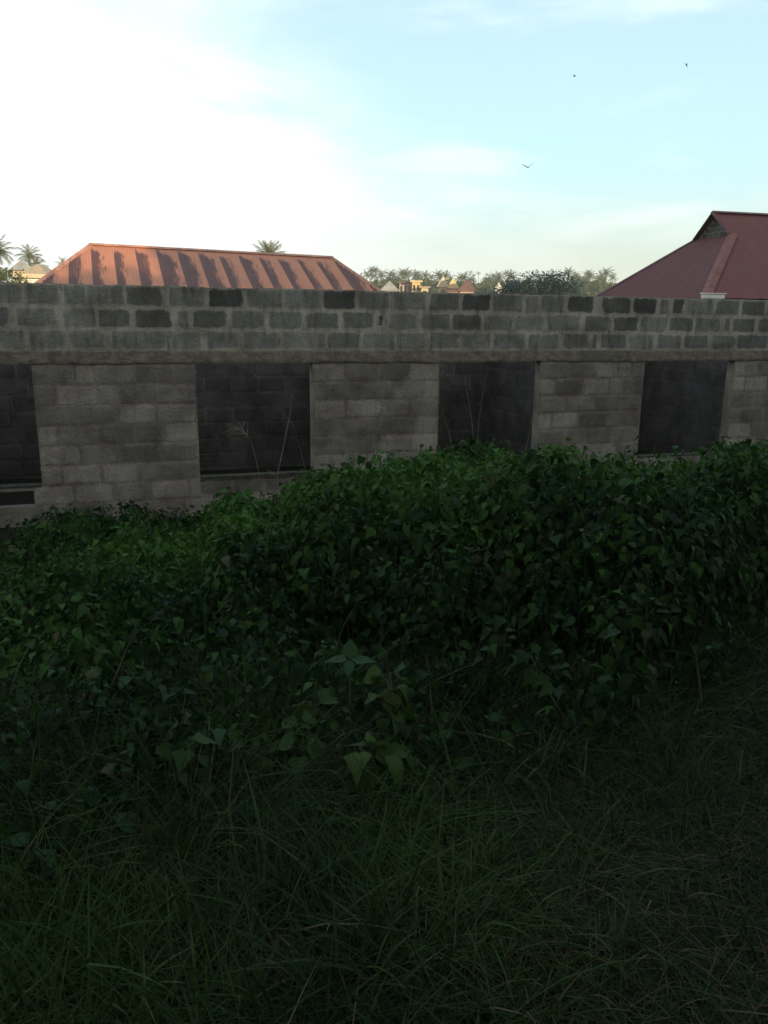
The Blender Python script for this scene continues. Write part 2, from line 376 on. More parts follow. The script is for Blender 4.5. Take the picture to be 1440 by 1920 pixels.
for k, row in enumerate((C1, C2, C3)):
    z1 = ZT-k*chh; z0 = z1-chh; zm = (z0+z1)/2
    for a, b, tn in row:
        block(mb, wx(a, zm), wx(b, zm), z0+.014+rnd.uniform(0, .012), z1-(.004 if k == 0 else .014)-rnd.uniform(0, .010), 0, min(1, tn*1.1+rnd.uniform(-.03, .03)), 0, proud=.003)
courses(mb, XL, XR, -1.27, ZL, 0, holes_lo, 1, lo_tone=.1, hi_tone=.9)
o = mb.build('front_wall', M['wall'], attr='blk'); par(o, ub)
# cast ring beam with a crumbling underside
mb = MB(); xs = np.arange(XL, XR+.01, .05); prev = None
for x in xs:
    jb = .012*mnoise.noise(Vector((x*6, 0, 0)))+.012*mnoise.noise(Vector((x*1.7, 5, 0)))+.008*abs(mnoise.noise(Vector((x*19, 0, 0))))
    jy = .006*mnoise.noise(Vector((x*3, 9, 0)))
    jt_ = .005*mnoise.noise(Vector((x*9, 2, 0)))
    ring = [mb.vert(q) for q in ((x, -.014+jy, ZL+.004+jb), (x, -.020+jy, ZL+.03+jb), (x, -.018+jy+.004*mnoise.noise(Vector((x*8, 0, 2))), (ZL+ZC3)/2), (x, -.014+jy, ZC3-.012+jt_), (x, .002, ZC3-.002), (x, TH+.004, ZC3-.002), (x, TH+.004, ZL+.004))]
    if prev:
        for j in range(7): mb.face((prev[j], ring[j], ring[(j+1) % 7], prev[(j+1) % 7]))
    else: mb.face(ring)
    prev = ring
mb.face(prev[::-1]); par(mb.build('ring_beam', M['beam']), ub)
# sills and set-back infill below them
for a, b in OPEN:
    mb = MB(); mb.box(a+.003, -.004, ZS-.022, b-.003, TH+.01, ZS+.004); par(mb.build('sill', M['sill']), ub)
mb = MB(); a, b = OPEN[2]; mb.box(a+.002, .025, ZS-.233, b-.002, TH-.012, ZS-.031, c=(.2, 0, 1, 1))
courses(mb, a+.01, b-.01, ZS-.23, ZS-.034, .025, [], 1, lo_tone=.0, hi_tone=.2, bl=.4); par(mb.build('sill_infill', M['wall'], attr='blk'), ub)
# rear wall and room partitions
mb = MB(); rh = [(-1.9, -.9, -.8, ZL)]
masonry(mb, XL, XR, DEEP, DEEP+TH, -1.4, ZT-.02, []); courses(mb, XL, XR, -1.27, ZT-.03, DEEP, [], 1, lo_tone=.15, hi_tone=.5)
par(mb.build('rear_wall', M['inner_shade'], attr='blk'), ub)
for X in (-3.0, 3.1, 6.22, 9.62):
    mb = MB(); masonry(mb, TH+.002, DEEP-.006, X, X+TH, -1.4, ZL-.004, [], axis='y'); courses(mb, TH+.01, DEEP-.02, -1.27, ZL-.01, X, [], 1, axis='y', lo_tone=.1, hi_tone=.45)
    par(mb.build('partition_wall', M['inner_shade'], attr='blk'), ub)
for X0, X1 in ((XL, XL+TH), (XR-TH, XR)):
    mb = MB(); mb.box(X0, TH+.001, -1.4, X1, DEEP-.001, ZT-.01, c=(.5, 0, 1, 1)); par(mb.build('end_wall', M['wall'], attr='blk'), ub)

# ------------------------------------------------------------------ tin-roofed houses behind the wall
def corrugated(mb, O, u, s, n, u0, u1, top, bot, sheet=.76, pitch=.076, amp=.011, seed=0):
    """corrugated sheet lying on the plane O + u*a + s*b, ribs running along s; top(a), bot(a) bound each column"""
    rr = random.Random(seed); cols = int((u1-u0)/(pitch/6)); prev = None; rust = {}
    for k in range(cols+1):
        a = u0 + (u1-u0)*k/cols; t_, b_ = top(a), bot(a)
        if t_ - b_ < .005: t_ = b_+.005
        ph = a/pitch*2*math.pi; h = amp*math.sin(ph); sh = math.floor(a/sheet); uu = a/sheet-sh
        if sh not in rust: rust[sh] = rr.uniform(.2, .9)
        h += .006*(uu < .12)
        pts = []
        full = max(.01, TOPV)
        for q in (b_, b_+(t_-b_)*.5, t_):
            pts.append(mb.vert(O + u*a + s*q + n*(h - (.01*math.sin(uu*3.1) if q == b_ else 0)), (uu, min(1, q/full), rust[sh], 1)))
        if prev:
            for j in range(2): mb.face((prev[j], pts[j], pts[j+1], prev[j+1]))
        prev = pts
TOPV = 1
def capstrip(mb, a, b, n, wdt=.14, lift=.03):
    a, b = Vector(a), Vector(b); d = (b-a).normalized(); side = d.cross(n).normalized(); N_ = n.normalized()
    K = 10; prev = None
    for k in range(K+1):
        c = a + (b-a)*k/K; sag = rnd.uniform(-.004, .004)
        ring = [mb.vert(c + side*x + N_*(y+sag)) for x, y in ((-wdt, lift-.05), (-wdt*.35, lift), (0, lift+.018), (wdt*.35, lift), (wdt, lift-.05), (0, lift-.03))]
        if prev:
            for j in range(6): mb.face((prev[j], ring[j], ring[(j+1) % 6], prev[(j+1) % 6]))
        else: mb.face(ring[::-1])
        prev = ring
    mb.face(prev)

# left house: hipped roof, ridge receding to the right
xr, yr, Lr, aa, zr, hl, hr, rr_, sl_ = -.8681, 17.0, 7.7117, .0294, 3.8742, 1.444, 1.003, 3.0, .4389
u = Vector((math.cos(aa), math.sin(aa), -.0142)); v = Vector((-math.sin(aa), math.cos(aa), 0)); Rg = Vector((xr, yr, zr))
lhs = empty('house', (Rg + u*Lr/2).xy.to_3d() + Vector((0, 0, gz(3, 17))), label='house behind the wall at left with hipped faded red roof streaked with rust in bands', cat='house')
slen = rr_*math.hypot(1, sl_); sdn = (v*rr_ + Vector((0, 0, rr_*sl_))).normalized()
ze = zr-rr_*sl_
mb = MB(); TOPV = slen
O = Rg - v*rr_ - Vector((0, 0, rr_*sl_)); nn = u.cross(sdn)
corrugated(mb, O, u, sdn, nn, -hl, Lr+hr, lambda a: slen*min(1, (a+hl)/hl, (Lr+hr-a)/hr) , lambda a: 0, sheet=.64, seed=4)
O2 = Rg + v*rr_ - Vector((0, 0, rr_*sl_)); sd2 = (-v*rr_ + Vector((0, 0, rr_*sl_))).normalized()
corrugated(mb, O2, u, sd2, -u.cross(sd2), -hl, Lr+hr, lambda a: slen*min(1, (a+hl)/hl, (Lr+hr-a)/hr), lambda a: 0, sheet=.70, seed=5, pitch=.15)
for e0, hh, sg in ((Rg, hl, -1), (Rg+u*Lr, hr, 1)):
    sl3 = math.hypot(hh, rr_*sl_); s3 = (-u*sg*hh + Vector((0, 0, rr_*sl_))).normalized(); O3 = e0 + u*sg*hh - Vector((0, 0, rr_*sl_)) - v*rr_
    corrugated(mb, O3, v, s3, u*sg, 0, 2*rr_, lambda a: sl3*min(a, 2*rr_-a)/rr_, lambda a: 0, seed=6, pitch=.15)
rf = mb.build('roof', M['roof_pink'], smooth=True, attr='blk'); par(rf, lhs)
mb = MB(); capstrip(mb, Rg - u*.05, Rg + u*(Lr+.05), Vector((0, 0, 1)), .12, .03)
for e0, c in ((Rg, Rg-u*hl-v*rr_), (Rg+u*Lr, Rg+u*(Lr+hr)-v*rr_), (Rg, Rg-u*hl+v*rr_), (Rg+u*Lr, Rg+u*(Lr+hr)+v*rr_)):
    c = c - Vector((0, 0, rr_*sl_)); capstrip(mb, e0, c, Vector((0, 0, 1)), .10, .03)
k = mb.build('ridge_cap', M['cap_pink']); k.parent = rf
def house_walls(parent, O, u, v, L, W, z0, z1, mat, wins=3):
    mb = MB(); t_ = .15; c = [O, O+u*L, O+u*L+v*W, O+v*W]
    for i in range(4):
        a, b = c[i], c[(i+1) % 4]; d = (b-a).normalized(); inn = Vector((-d.y, d.x, 0))
        mb_pts = [a, b, b+inn*t_-d*t_, a+inn*t_+d*t_]
        lo = [mb.vert((p.x, p.y, z0)) for p in mb_pts]; hi = [mb.vert((p.x, p.y, z1)) for p in mb_pts]
        mb.face(lo[::-1]); mb.face(hi)
        for j in (0, 1, 2, 3): mb.face((lo[j], lo[(j+1) % 4], hi[(j+1) % 4], hi[j]))
    o = mb.build('wall', mat); par(o, parent)
    for k_ in range(wins):
        p = O + u*(L*(k_+.5)/wins-.5) - v*.02; mb = MB()
        q = [p, p+u*1.0, p+u*1.0+v*.015, p+v*.015]; lo = [mb.vert((a.x, a.y, z0+1.0)) for a in q]; hi = [mb.vert((a.x, a.y, z0+2.0)) for a in q]
        mb.face(lo[::-1]); mb.face(hi)
        for j in range(4): mb.face((lo[j], lo[(j+1) % 4], hi[(j+1) % 4], hi[j]))
        par(mb.build('window', M['glass']), parent)
house_walls(lhs, Rg - u*(hl-.45) - v*(rr_-.45), u, v, Lr+hl+hr-.9, 2*rr_-.9, gz(3, 17)-.3, ze-.05, M['greyw'])

# right house: steep maroon roof with a small block gablet above the hipped end
X_, Y_, zr, aa, s_, hw, r_ = 19.7726, 14.0376, 5.4786, -.0719, .7966, 1.0403, 3.7764
u = Vector((math.cos(aa), math.sin(aa), 0)); v = Vector((-math.sin(aa), math.cos(aa), 0)); Rg = Vector((X_, Y_, zr)); Lr = 9.0
rhs = empty('house', (X_+4, Y_, gz(22, 14)), label='house beyond the wall at right with steep maroon roof, block gablet and orange hip cap', cat='house')
ze = zr-s_*r_; TOPV = sl0 = math.hypot(r_, s_*r_); hyp = math.hypot(1, s_); run = r_-hw; zg = zr-s_*hw
sdn = Vector((v.x, v.y, s_)).normalized(); nn = u.cross(sdn)
O = Rg - v*r_ - Vector((0, 0, s_*r_))
mb = MB()
# front plane: vertical verge by the gablet, then hip line at 45 degrees in plan
corrugated(mb, O, u, sdn, nn, -run, Lr, lambda a: sl0 if a >= -.02 else (a+run)*hyp, lambda a: 0, seed=9, amp=.013)
sd2 = Vector((-v.x, -v.y, s_)).normalized(); O2 = Rg + v*r_ - Vector((0, 0, s_*r_))
corrugated(mb, O2, u, sd2, -u.cross(sd2), -run, Lr, lambda a: sl0 if a >= -.02 else (a+run)*hyp, lambda a: 0, seed=10, pitch=.15)
rf = mb.build('roof', M['roof_maroon'], smooth=True, attr='blk'); par(rf, rhs)
mb = MB(); s3 = Vector((u.x, u.y, s_)).normalized(); O3 = Rg - u*run - Vector((0, 0, s_*r_)) - v*r_
corrugated(mb, O3, v, s3, -u.cross(Vector((0,0,1))).cross(s3) if False else (Vector((-u.x*s_, -u.y*s_, 1))).normalized(), 0, 2*r_, lambda a: min(a, 2*r_-a, run)*hyp, lambda a: 0, seed=12, amp=.012)
k = mb.build('roof_end', M['roof_end'], smooth=True, attr='blk'); par(k, rhs)
mb = MB(); g = .10                                      # gablet of blockwork set just inside the verge, its shade put into the dark tone
gp = [Rg + u*g - v*(hw-.03) - Vector((0,0,s_*hw)) + Vector((0,0,.0)), Rg + u*g + v*(hw-.03) - Vector((0,0,s_*hw)), Rg + u*g - Vector((0,0,.04))]
f = [mb.vert(p, (.1, .2, 0, 1)) for p in gp]; b_ = [mb.vert(p+u*.12, (.1, .2, 0, 1)) for p in gp]
mb.face(f[::-1]); mb.face(b_)
for j in range(3): mb.face((f[j], f[(j+1) % 3], b_[(j+1) % 3], b_[j]))
for r in range(5):
    zz = zr-s_*hw+.02+r*.155; half = (zr-zz-.155)/s_-.05
    y = -half
    while y < half-.05:
        e = min(y+.30, half); mbx = [Rg + u*(g-.006) + v*y, Rg + u*(g-.006) + v*(e-.02)]
        q = [mb.vert((p.x, p.y, z_), (.10, 1, 0, 1)) for p, z_ in ((mbx[0], zz), (mbx[1], zz), (mbx[1], zz+.135), (mbx[0], zz+.135))]
        mb.face(q[::-1]); y = e
k = mb.build('gablet', M['wall'], attr='blk'); par(k, rhs)
mb = MB(); capstrip(mb, Rg - u*.12, Rg + u*Lr, Vector((0,0,1)), .13, .03); k = mb.build('ridge_cap', M['roof_maroon'], attr='blk'); k.parent = rf
cf = Rg - v*r_ - u*run; cf.z = ze; gf = Rg - v*hw; gf.z = zg; cr = Rg + v*r_ - u*run; cr.z = ze; gr = Rg + v*hw; gr.z = zg
hn = (nn + Vector((-u.x*s_, -u.y*s_, 1)).normalized()).normalized()
mb = MB(); capstrip(mb, gf, cf, hn, .17, .035); k = mb.build('hip_cap', M['cap_orange']); k.parent = rf
hn2 = (Vector((v.x*s_, v.y*s_, 1)) + Vector((-u.x*s_, -u.y*s_, 1))).normalized()
mb = MB(); capstrip(mb, gr, cr, hn2, .12, .03); capstrip(mb, Rg - u*.1, gf-u*.06, (nn - u*.2), .08, .03); capstrip(mb, Rg - u*.1, gr-u*.06, (-u.cross(sd2) - u*.2), .08, .03)
k = mb.build('verge_cap', M['roof_end'], attr='blk'); k.parent = rf
# white gutter end at the near eave corner
mb = MB(); c0 = cf + u*.0
def obox(mb, C, ax, ay, az, hx, hy, hz):
    i = [mb.vert(C + ax*(sx*hx) + ay*(sy*hy) + az*(sz*hz)) for sx, sy, sz in ((-1,-1,-1),(1,-1,-1),(1,1,-1),(-1,1,-1),(-1,-1,1),(1,-1,1),(1,1,1),(-1,1,1))]
    for f_ in ((3,2,1,0),(4,5,6,7),(0,1,5,4),(1,2,6,5),(2,3,7,6),(3,0,4,7)): mb.face([i[k_] for k_ in f_])
Z = Vector((0,0,1))
obox(mb, cf + u*.20 - v*.10 + Z*.03, u, v, Z, .36, .07, .055); obox(mb, cf + u*.20 - v*.10 + Z*.12, u, v, Z, .40, .09, .016); obox(mb, cf + u*.20 - v*.09 - Z*.05, u, v, Z, .33, .05, .03)
k = mb.build('gutter_end', M['white']); par(k, rhs)
house_walls(rhs, Rg - u*(run-.5) - v*(r_-.5), u, v, Lr+run-.8, 2*r_-1, gz(22, 14)-.3, ze-.04, M['greyw'], 3)
TOPV = 1

# ------------------------------------------------------------------ trees
def frond_geo(V, Fs, Cc, base, az, el, L, droop, wid, n, rg, tint):
    d = Vector((math.cos(az), math.sin(az), 0)); side = Vector((-d.y, d.x, 0)); prev = None; P_ = []
    e = el; p = Vector(base)
    for k in range(n+1):
        P_.append((p.copy(), e)); e2 = e - droop/n*(1+.8*k/n)
        p = p + (d*math.cos(e)+Vector((0,0,1))*math.sin(e))*(L/n); e = e2
    for k in range(n):                                   # rachis
        a, b = P_[k][0], P_[k+1][0]; i = len(V); w_ = .04*(1-k/n)+.012
        V += [a-side*w_, a+side*w_, b+side*w_*.8, b-side*w_*.8]; Fs.append((i, i+1, i+2, i+3)); Cc += [(tint, .3, 0, 1)]*4
    m_ = n*5
    for k in range(1, m_):
        t_ = k/m_; idx = min(int(t_*n), n-1); fr = t_*n-idx; a = P_[idx][0].lerp(P_[idx+1][0], fr); e = P_[idx][1]
        fwd = d*math.cos(e)+Vector((0,0,1))*math.sin(e); ll = 1.25*wid*math.sin(math.pi*min(1, (t_*.86+.14)))**.6*rg.uniform(.8, 1.1)
        for sg in (-1, 1):
            if rg.random() < .08: continue
            tip = a + (side*sg*.78 + fwd*.5 - Vector((0,0,1))*rg.uniform(.25, .75))*ll; hw_ = fwd*L/m_*.95
            i = len(V); V += [a-hw_*.5, a+hw_*.5, tip]; Fs.append((i, i+1, i+2, i+2)); Cc += [(tint*rg.uniform(.7, 1.1), 0, 0, 1)]*3
def tri_mesh(name, V, Fs, Cc, mat, parent):
    me = bpy.data.meshes.new(name); me.from_pydata([tuple(x) for x in V], [], [tuple(dict.fromkeys(f)) for f in Fs]); me.update()
    a = me.attributes.new('tint', 'FLOAT_COLOR', 'POINT'); a.data.foreach_set('color', np.clip(np.array(Cc, dtype=np.float32), 0, 1).ravel())
    return link(name, me, mat, parent)
def make_palm(h, seed, label, group=None, fr=20, L=3.0, lean=.04, span=105):
    rg = random.Random(seed); t = empty('palm_tree', (0, 0, 0), label=label, cat='palm tree', group=group)
    pts = []; rad = []
    for k in range(9):
        q = k/8; pts.append((lean*h*q*q, .01*h*math.sin(q*3), h*q-.5*(k == 0))); rad.append(.20-.09*q + (.06 if k == 0 else 0))
    mb = MB(); mb.tube(pts, rad, 7); mb.build('trunk', M['bark'], t, smooth=True)
    V, Fs, Cc = [], [], []; top = Vector(pts[-1])
    for k in range(fr):
        az = k*2.39996+rg.uniform(-.2, .2); q = k/fr; el = R(84)-q*R(span)+rg.uniform(-.12, .12)
        frond_geo(V, Fs, Cc, top, az, el, L*rg.uniform(.82, 1.08), (R(48)+q*R(25))*(.45 if span < 80 else 1), L*.24*(1.3 if span < 80 else 1), 7, rg, rg.uniform(.2, .95))
    tri_mesh('crown', V, Fs, Cc, M['palmleaf'], t)
    return t
def make_tree(h, wid, seed, label, mat, n=2600, leaf=.30, lobes=12, group=None, trunk_h=.3, flat=.8):
    rg = np.random.default_rng(seed); rr = random.Random(seed); t = empty('leafy_tree', (0, 0, 0), label=label, cat='tree', group=group)
    mb = MB(); ch = h*(1-trunk_h); cz = h*trunk_h+ch*.45
    mb.tube([(0, 0, -.5), (.05, 0, h*trunk_h*.6), (.1, .05, h*.55)], [.045*h*.8, .03*h, .012*h], 8)
    C_ = []
    for k in range(lobes):
        a = rr.uniform(0, 6.28); r = wid*.5*math.sqrt(rr.random())*.72; zz = cz + rr.uniform(-.42, .40)*ch*(1-.55*(r/(wid*.5))**2)
        C_.append((r*math.cos(a), r*math.sin(a), zz, wid*rr.uniform(.13, .23))); 
        mb.tube([(.05, 0, h*trunk_h*.8), (r*math.cos(a)*.5, r*math.sin(a)*.5, (zz+h*trunk_h)*.52), (r*math.cos(a), r*math.sin(a), zz)], [.016*h, .009*h, .003*h], 5)
    mb.build('trunk', M['bark'], t, smooth=True)
    C_ = np.array(C_); idx = rg.integers(0, len(C_), n); c = C_[idx]
    dv = rg.normal(size=(n, 3)); dv /= np.linalg.norm(dv, axis=1)[:, None]; rad = c[:, 3]*(rg.random(n)**.35)*rg.uniform(.7, 1.25, n)
    P = c[:, :3] + dv*rad[:, None]*np.array([1, 1, flat])
    nrm = dv*.6 + rg.normal(size=(n, 3))*.6 + np.array([0, 0, .5]); nrm /= np.linalg.norm(nrm, axis=1)[:, None]
    tg = np.cross(nrm, rg.normal(size=(n, 3))); tg /= np.linalg.norm(tg, axis=1)[:, None]; bt = np.cross(nrm, tg)
    s = leaf*rg.uniform(.6, 1.3, n)[:, None]
    V = np.stack([P-tg*s, P-bt*s*.45+nrm*s*.1, P+tg*s, P+bt*s*.45+nrm*s*.1], 1).reshape(-1, 3)
    tint = np.clip(rg.normal(.5, .25, n), 0, 1); col = np.zeros((n, 4, 4)); col[:, :, 0] = tint[:, None]; col[:, :, 3] = 1
    np_mesh('crown', V, np.arange(n*4).reshape(n, 4), mat, t, col.reshape(-1, 4))
    return t
def place(o, px, py_top, dist, h, sc=None, rz=0):
    """stand a tree of native height h so that its top meets the sight line of the pixel, base on the ground"""
    p = at(px, py_top, dist); g_ = gz(p.x, p.y); s = (p.z-g_)/h
    o.location = (p.x, p.y, g_); o.rotation_euler = (0, 0, rz)
    w_ = sc if sc else s; o.scale = (w_, w_, s); return o
# palms close enough to read singly
PG = 'coconut palms on the skyline'
def solo_palm(px, py, dist, r_px, seed, label, fr=20, span=105):
    L = r_px*dist/F_PX; p = at(px, py, dist); g_ = gz(p.x, p.y); t = make_palm(p.z-g_, seed, label, PG, fr, L, span=span); t.location = (p.x-.04*(p.z-g_), p.y, g_); return t
solo_palm(-3, 474, 120, 34, 1, 'palm tree cut by the left edge above the bright green tree', 22)
solo_palm(55, 482, 125, 27, 2, 'palm tree rising behind the pale roofs left of the rusty roof', 20)
solo_palm(68, 500, 118, 24, 21, 'low palm with drooping fronds just behind the tan hipped roof', 16)
solo_palm(118, 496, 150, 17, 3, 'small palm crown peeping over the left slope of the rusty roof', 12)
solo_palm(504, 482, 95, 35, 4, 'palm crown standing up behind the ridge of the rusty red roof', 15, 58)
solo_palm(463, 482, 170, 16, 22, 'tiny palm tips showing over the rusty ridge beside the larger palm', 10)
solo_palm(1066, 512, 210, 15, 5, 'tall palm standing clear just right of the big dark dome tree', 18)
# belt of palms on the rise
proto = make_palm(12, 30, 'palm tree among the distant belt on the rise between the two red roofs', 'palms on the far rise', 18, 3.4)
proto2 = make_palm(12, 31, 'palm tree among the distant belt on the rise between the two red roofs', 'palms on the far rise', 14, 3.0, .08)
spots = [(676,522),(686,519),(697,512),(706,509),(716,516),(727,517),(737,518),(748,514),(757,513),(768,517),(777,519),(790,520),(799,522),(817,518),(825,517),(834,520),(846,520),(858,521),(868,522),(880,523),(664,528),(654,530),(912,524),(922,522),(935,518),(946,515),(955,520),(964,516),(1082,520),(1098,516),(1108,522),(1122,522),(1136,516),(1145,524),(1130,520),(706,514),(762,519),(786,524),(808,524)]
palms = []
for i, (px, py) in enumerate(spots):
    py += rnd.uniform(-4, 5)
    o = (proto, proto2)[i % 2] if i < 2 else copy_tree((proto, proto2)[i % 2])
    d = rnd.uniform(260, 350); p = at(px, py, d); g_ = gz(p.x, p.y); s = max(.35, (p.z-g_)/12); q = rnd.uniform(.75, 1.1)
    o.location = (p.x, p.y, min(g_, p.z-12*q)); palms.append((px, o)); o.scale = (q, q, q); o.rotation_euler = (0, 0, rnd.uniform(0, 6.28))
far = [(881,509),(889,515),(898,511),(912,514)]
pf = make_palm(22, 33, 'very tall far palm, one of the four small crowns floating above the distant belt', 'four tall thin far palms', 12, 2.6, .02)
for i, (px, py) in enumerate(far):
    o = pf if i == 0 else copy_tree(pf); p = at(px, py+1.5, 430); g_ = gz(p.x, p.y); o.location = (p.x, p.y, g_); o.scale = (.8, .8, (p.z-g_)/22); o.rotation_euler = (0, 0, i*1.7)
# broad-leaved trees
t = make_tree(12, 11.5, 50, 'big dark dome-shaped leafy tree between the far town and the maroon roof', M['mangoleaf'], 15000, .24, 60, trunk_h=.12, flat=.9); place(t, 1004, 496, 105, 12.3, 1.02)
t = make_tree(9, 7.5, 51, 'bright yellow-green bushy tree at the left edge below the palm', M['treeleaf'], 4200, .24, 16, trunk_h=.15); place(t, -2, 484, 80, 9, .62)
tp = make_tree(10, 9, 52, 'round leafy tree in the far belt below the palms', M['treeleaf'], 2600, .40, 22, 'trees on the far rise', trunk_h=.08)
tp['group'] = 'trees on the far rise'
tree_list = []; palm_list = []
tsp = [(722,520,1.1),(745,519,1.1),(783,521,1.),(808,521,1.1),(830,523,1.0),(872,523,1.1),(925,521,1.1),(1088,519,1.0),(1118,521,1.0),(1095,540,1.1),(1112,541,1.2),(1130,541,1.2),(1148,543,1.1),(1080,541,1.0),(735,536,1),(810,538,1),(895,541,.8),(910,541,.9),(668,532,1.),(688,526,1.1),(712,524,1.1),(700,530,1),(728,528,1.0),(800,529,1.),(812,530,1.1),(868,531,.9),(893,533,1.0),(903,528,.9),(932,528,1.1),(950,524,1.3),(962,530,1.2),(1075,526,1.3),(1092,522,1.4),(1105,524,1.2),(1122,528,1.1),(1138,526,1.2),(825,533,1),(756,529,.9),(775,529,.9),(1150,531,1.2),(645,538,1),(915,533,.9),(842,528,.9),(858,530,.8)]
for i, (px, py, q) in enumerate(tsp):
    o = tp if i == 0 else copy_tree(tp); d = rnd.uniform(225, 300); p = at(px, py-11, d); g_ = gz(p.x, p.y); s = (p.z-g_)/10.3
    o.location = (p.x, p.y, min(g_, p.z-9.6*q)); o.scale = (q*.9, q*.9, q*.93); tree_list.append((px, o)); o.rotation_euler = (0, 0, rnd.uniform(0, 6.28))

ORD = 'first second third fourth fifth sixth seventh eighth ninth tenth eleventh twelfth'.split()
MARKS = [(700, 'just right of the rusty roof end'), (733, 'above the grey hipped far house'), (768, 'above the low pink house'), (806, 'above the yellow tower house'), (848, 'above the twin yellow gables'), (890, 'above the brownish red far roof'), (950, 'on the left of the dark dome tree'), (1060, 'over the dark dome tree'), (1105, 'just right of the dark dome tree'), (2000, 'beside the maroon roof slope')]
def number(lst, what):
    seg = {}
    for px, o in sorted(lst, key=lambda e: e[0]):
        mk = next(m_ for lim, m_ in MARKS if px < lim); seg[mk] = seg.get(mk, 0)+1; mk2 = mk.replace('between that roof', 'between the brownish red roof')
        o['label'] = f'{ORD[seg[mk]-1]} {what} from the left {mk2}'
number(palms, 'distant palm'); number(tree_list, 'round far tree')
for k_, (px, o) in enumerate(sorted([(o.location.x/o.location.y, o) for o in scene.objects if o.get('group') == 'four tall thin far palms'], key=lambda e: e[0])):
    o['label'] = ORD[k_] + ' from the left of four tall thin palms floating above the distant belt'
# ------------------------------------------------------------------ far houses
def far_house(px0, px1, py_eave, dist, wallm, roofm, label, roof='hip', rise=2.0, depth=8, storeys=1, wins=3, ang=0.0, flatroof=False, group=None, name='house', over=.5):
    a = at(px0, py_eave, dist); b = at(px1, py_eave, dist); zt = a.z; g_ = min(gz(a.x, a.y), gz(b.x, b.y))-.5
    d = (Vector((b.x-a.x, b.y-a.y, 0))).normalized(); d = Matrix.Rotation(ang, 3, 'Z') @ d; L = (b-a).xy.length; vv = Vector((-d.y, d.x, 0)); O = Vector((a.x, a.y, 0))
    t = empty(name, (O.x, O.y, g_+.5), label=label, cat='house', group=group)
    I = lambda p, z: Vector((p.x, p.y, z)) - t.location
    mb = MB(); c = [O, O+d*L, O+d*L+vv*depth, O+vv*depth]
    lo = [mb.vert(I(p, g_)) for p in c]; hi = [mb.vert(I(p, zt)) for p in c]; mb.face(lo[::-1]); mb.face(hi)
    for j in range(4): mb.face((lo[j], lo[(j+1) % 4], hi[(j+1) % 4], hi[j]))
    mb.build('wall', wallm, t)
    mb = MB(); e = [O-d*over-vv*over, O+d*(L+over)-vv*over, O+d*(L+over)+vv*(depth+over), O-d*over+vv*(depth+over)]; z0 = zt+.01
    if roof == 'flat':
        f0 = [mb.vert(I(p, z0)) for p in e]; f1 = [mb.vert(I(p, z0+.35)) for p in e]; mb.face(f0[::-1]); mb.face(f1)
        for j in range(4): mb.face((f0[j], f0[(j+1) % 4], f1[(j+1) % 4], f1[j]))
    else:
        f0 = [mb.vert(I(p, z0)) for p in e]; mb.face(f0[::-1])
        if roof == 'hip':
            if L > depth: r0 = O+vv*depth/2+d*depth/2; r1 = O+vv*depth/2+d*(L-depth/2)
            else: r0 = O+d*L/2+vv*L/2; r1 = O+d*L/2+vv*(depth-L/2)
            r0 = mb.vert(I(r0, z0+rise)); r1 = mb.vert(I(r1, z0+rise))
            if L > depth: mb.face((f0[0], f0[1], r1, r0)); mb.face((f0[1], f0[2], r1)); mb.face((f0[2], f0[3], r0, r1)); mb.face((f0[3], f0[0], r0))
            else: mb.face((f0[0], f0[1], r0)); mb.face((f0[1], f0[2], r1, r0)); mb.face((f0[2], f0[3], r1)); mb.face((f0[3], f0[0], r0, r1))
        elif roof == 'gable_front':
            r0 = mb.vert(I(O+d*L/2-vv*over, z0+rise)); r1 = mb.vert(I(O+d*L/2+vv*(depth+over), z0+rise))
            mb.face((f0[0], f0[1], r0), 1); mb.face((f0[1], f0[2], r1, r0)); mb.face((f0[2], f0[3], r1), 1); mb.face((f0[3], f0[0], r0, r1))
    mb.build('roof', [roofm, wallm], t)
    for st in range(storeys):
        for k_ in range(wins):
            q = L*(k_+.5)/wins; w2 = min(.6, L/wins*.28); zz = zt-1.9-3.0*st; mb = MB(); p = O+d*(q-w2)-vv*.04; p2 = O+d*(q+w2)-vv*.04
            m0 = [p, p2, p2+vv*.03, p+vv*.03]; lo = [mb.vert(I(x, zz)) for x in m0]; hi = [mb.vert(I(x, zz+1.3)) for x in m0]; mb.face(lo[::-1]); mb.face(hi)
            for j in range(4): mb.face((lo[j], lo[(j+1) % 4], hi[(j+1) % 4], hi[j]))
            mb.build('window', M['glass'], t)
    return t
far_house(749, 772, 531, 190, M['pinkw'], M['redroof'], 'low pink two-storey far house left of the bright yellow tower block', 'flat', storeys=2, wins=3)
far_house(773, 788, 529, 187, M['yellow'], M['cream'], 'bright sunlit yellow two-storey house highest among the far town palms', 'flat', storeys=2, wins=2, depth=6)
far_house(790, 803, 540, 184, M['cream'], M['thatch'], 'small cream house at the right foot of the bright yellow house', 'flat', wins=1, depth=5)
far_house(716, 745, 545, 178, M['greyw'], M['greyroof'], 'far house with grey hipped roof left of the yellow two-storey house', 'hip', 2.2, wins=3)
far_house(823, 838, 538, 186, M['cream'], M['yellow'], 'far house with pointed yellow gable, left one of the twin gables', 'gable_front', 2.4, wins=1, depth=7)
far_house(842, 857, 541, 182, M['yellow'], M['cream'], 'far house with pointed yellow gable, right one of the twin gables', 'gable_front', 2.4, wins=1, depth=7)
far_house(839, 859, 547, 170, M['pinkw'], M['redroof'], 'low pinkish house in front of the twin yellow gables', 'flat', wins=3, depth=4)
far_house(862, 889, 546, 172, M['pinkw'], M['redroof'], 'far house with plain brownish red hipped roof right of the yellow gables', 'hip', 2.6, wins=3)
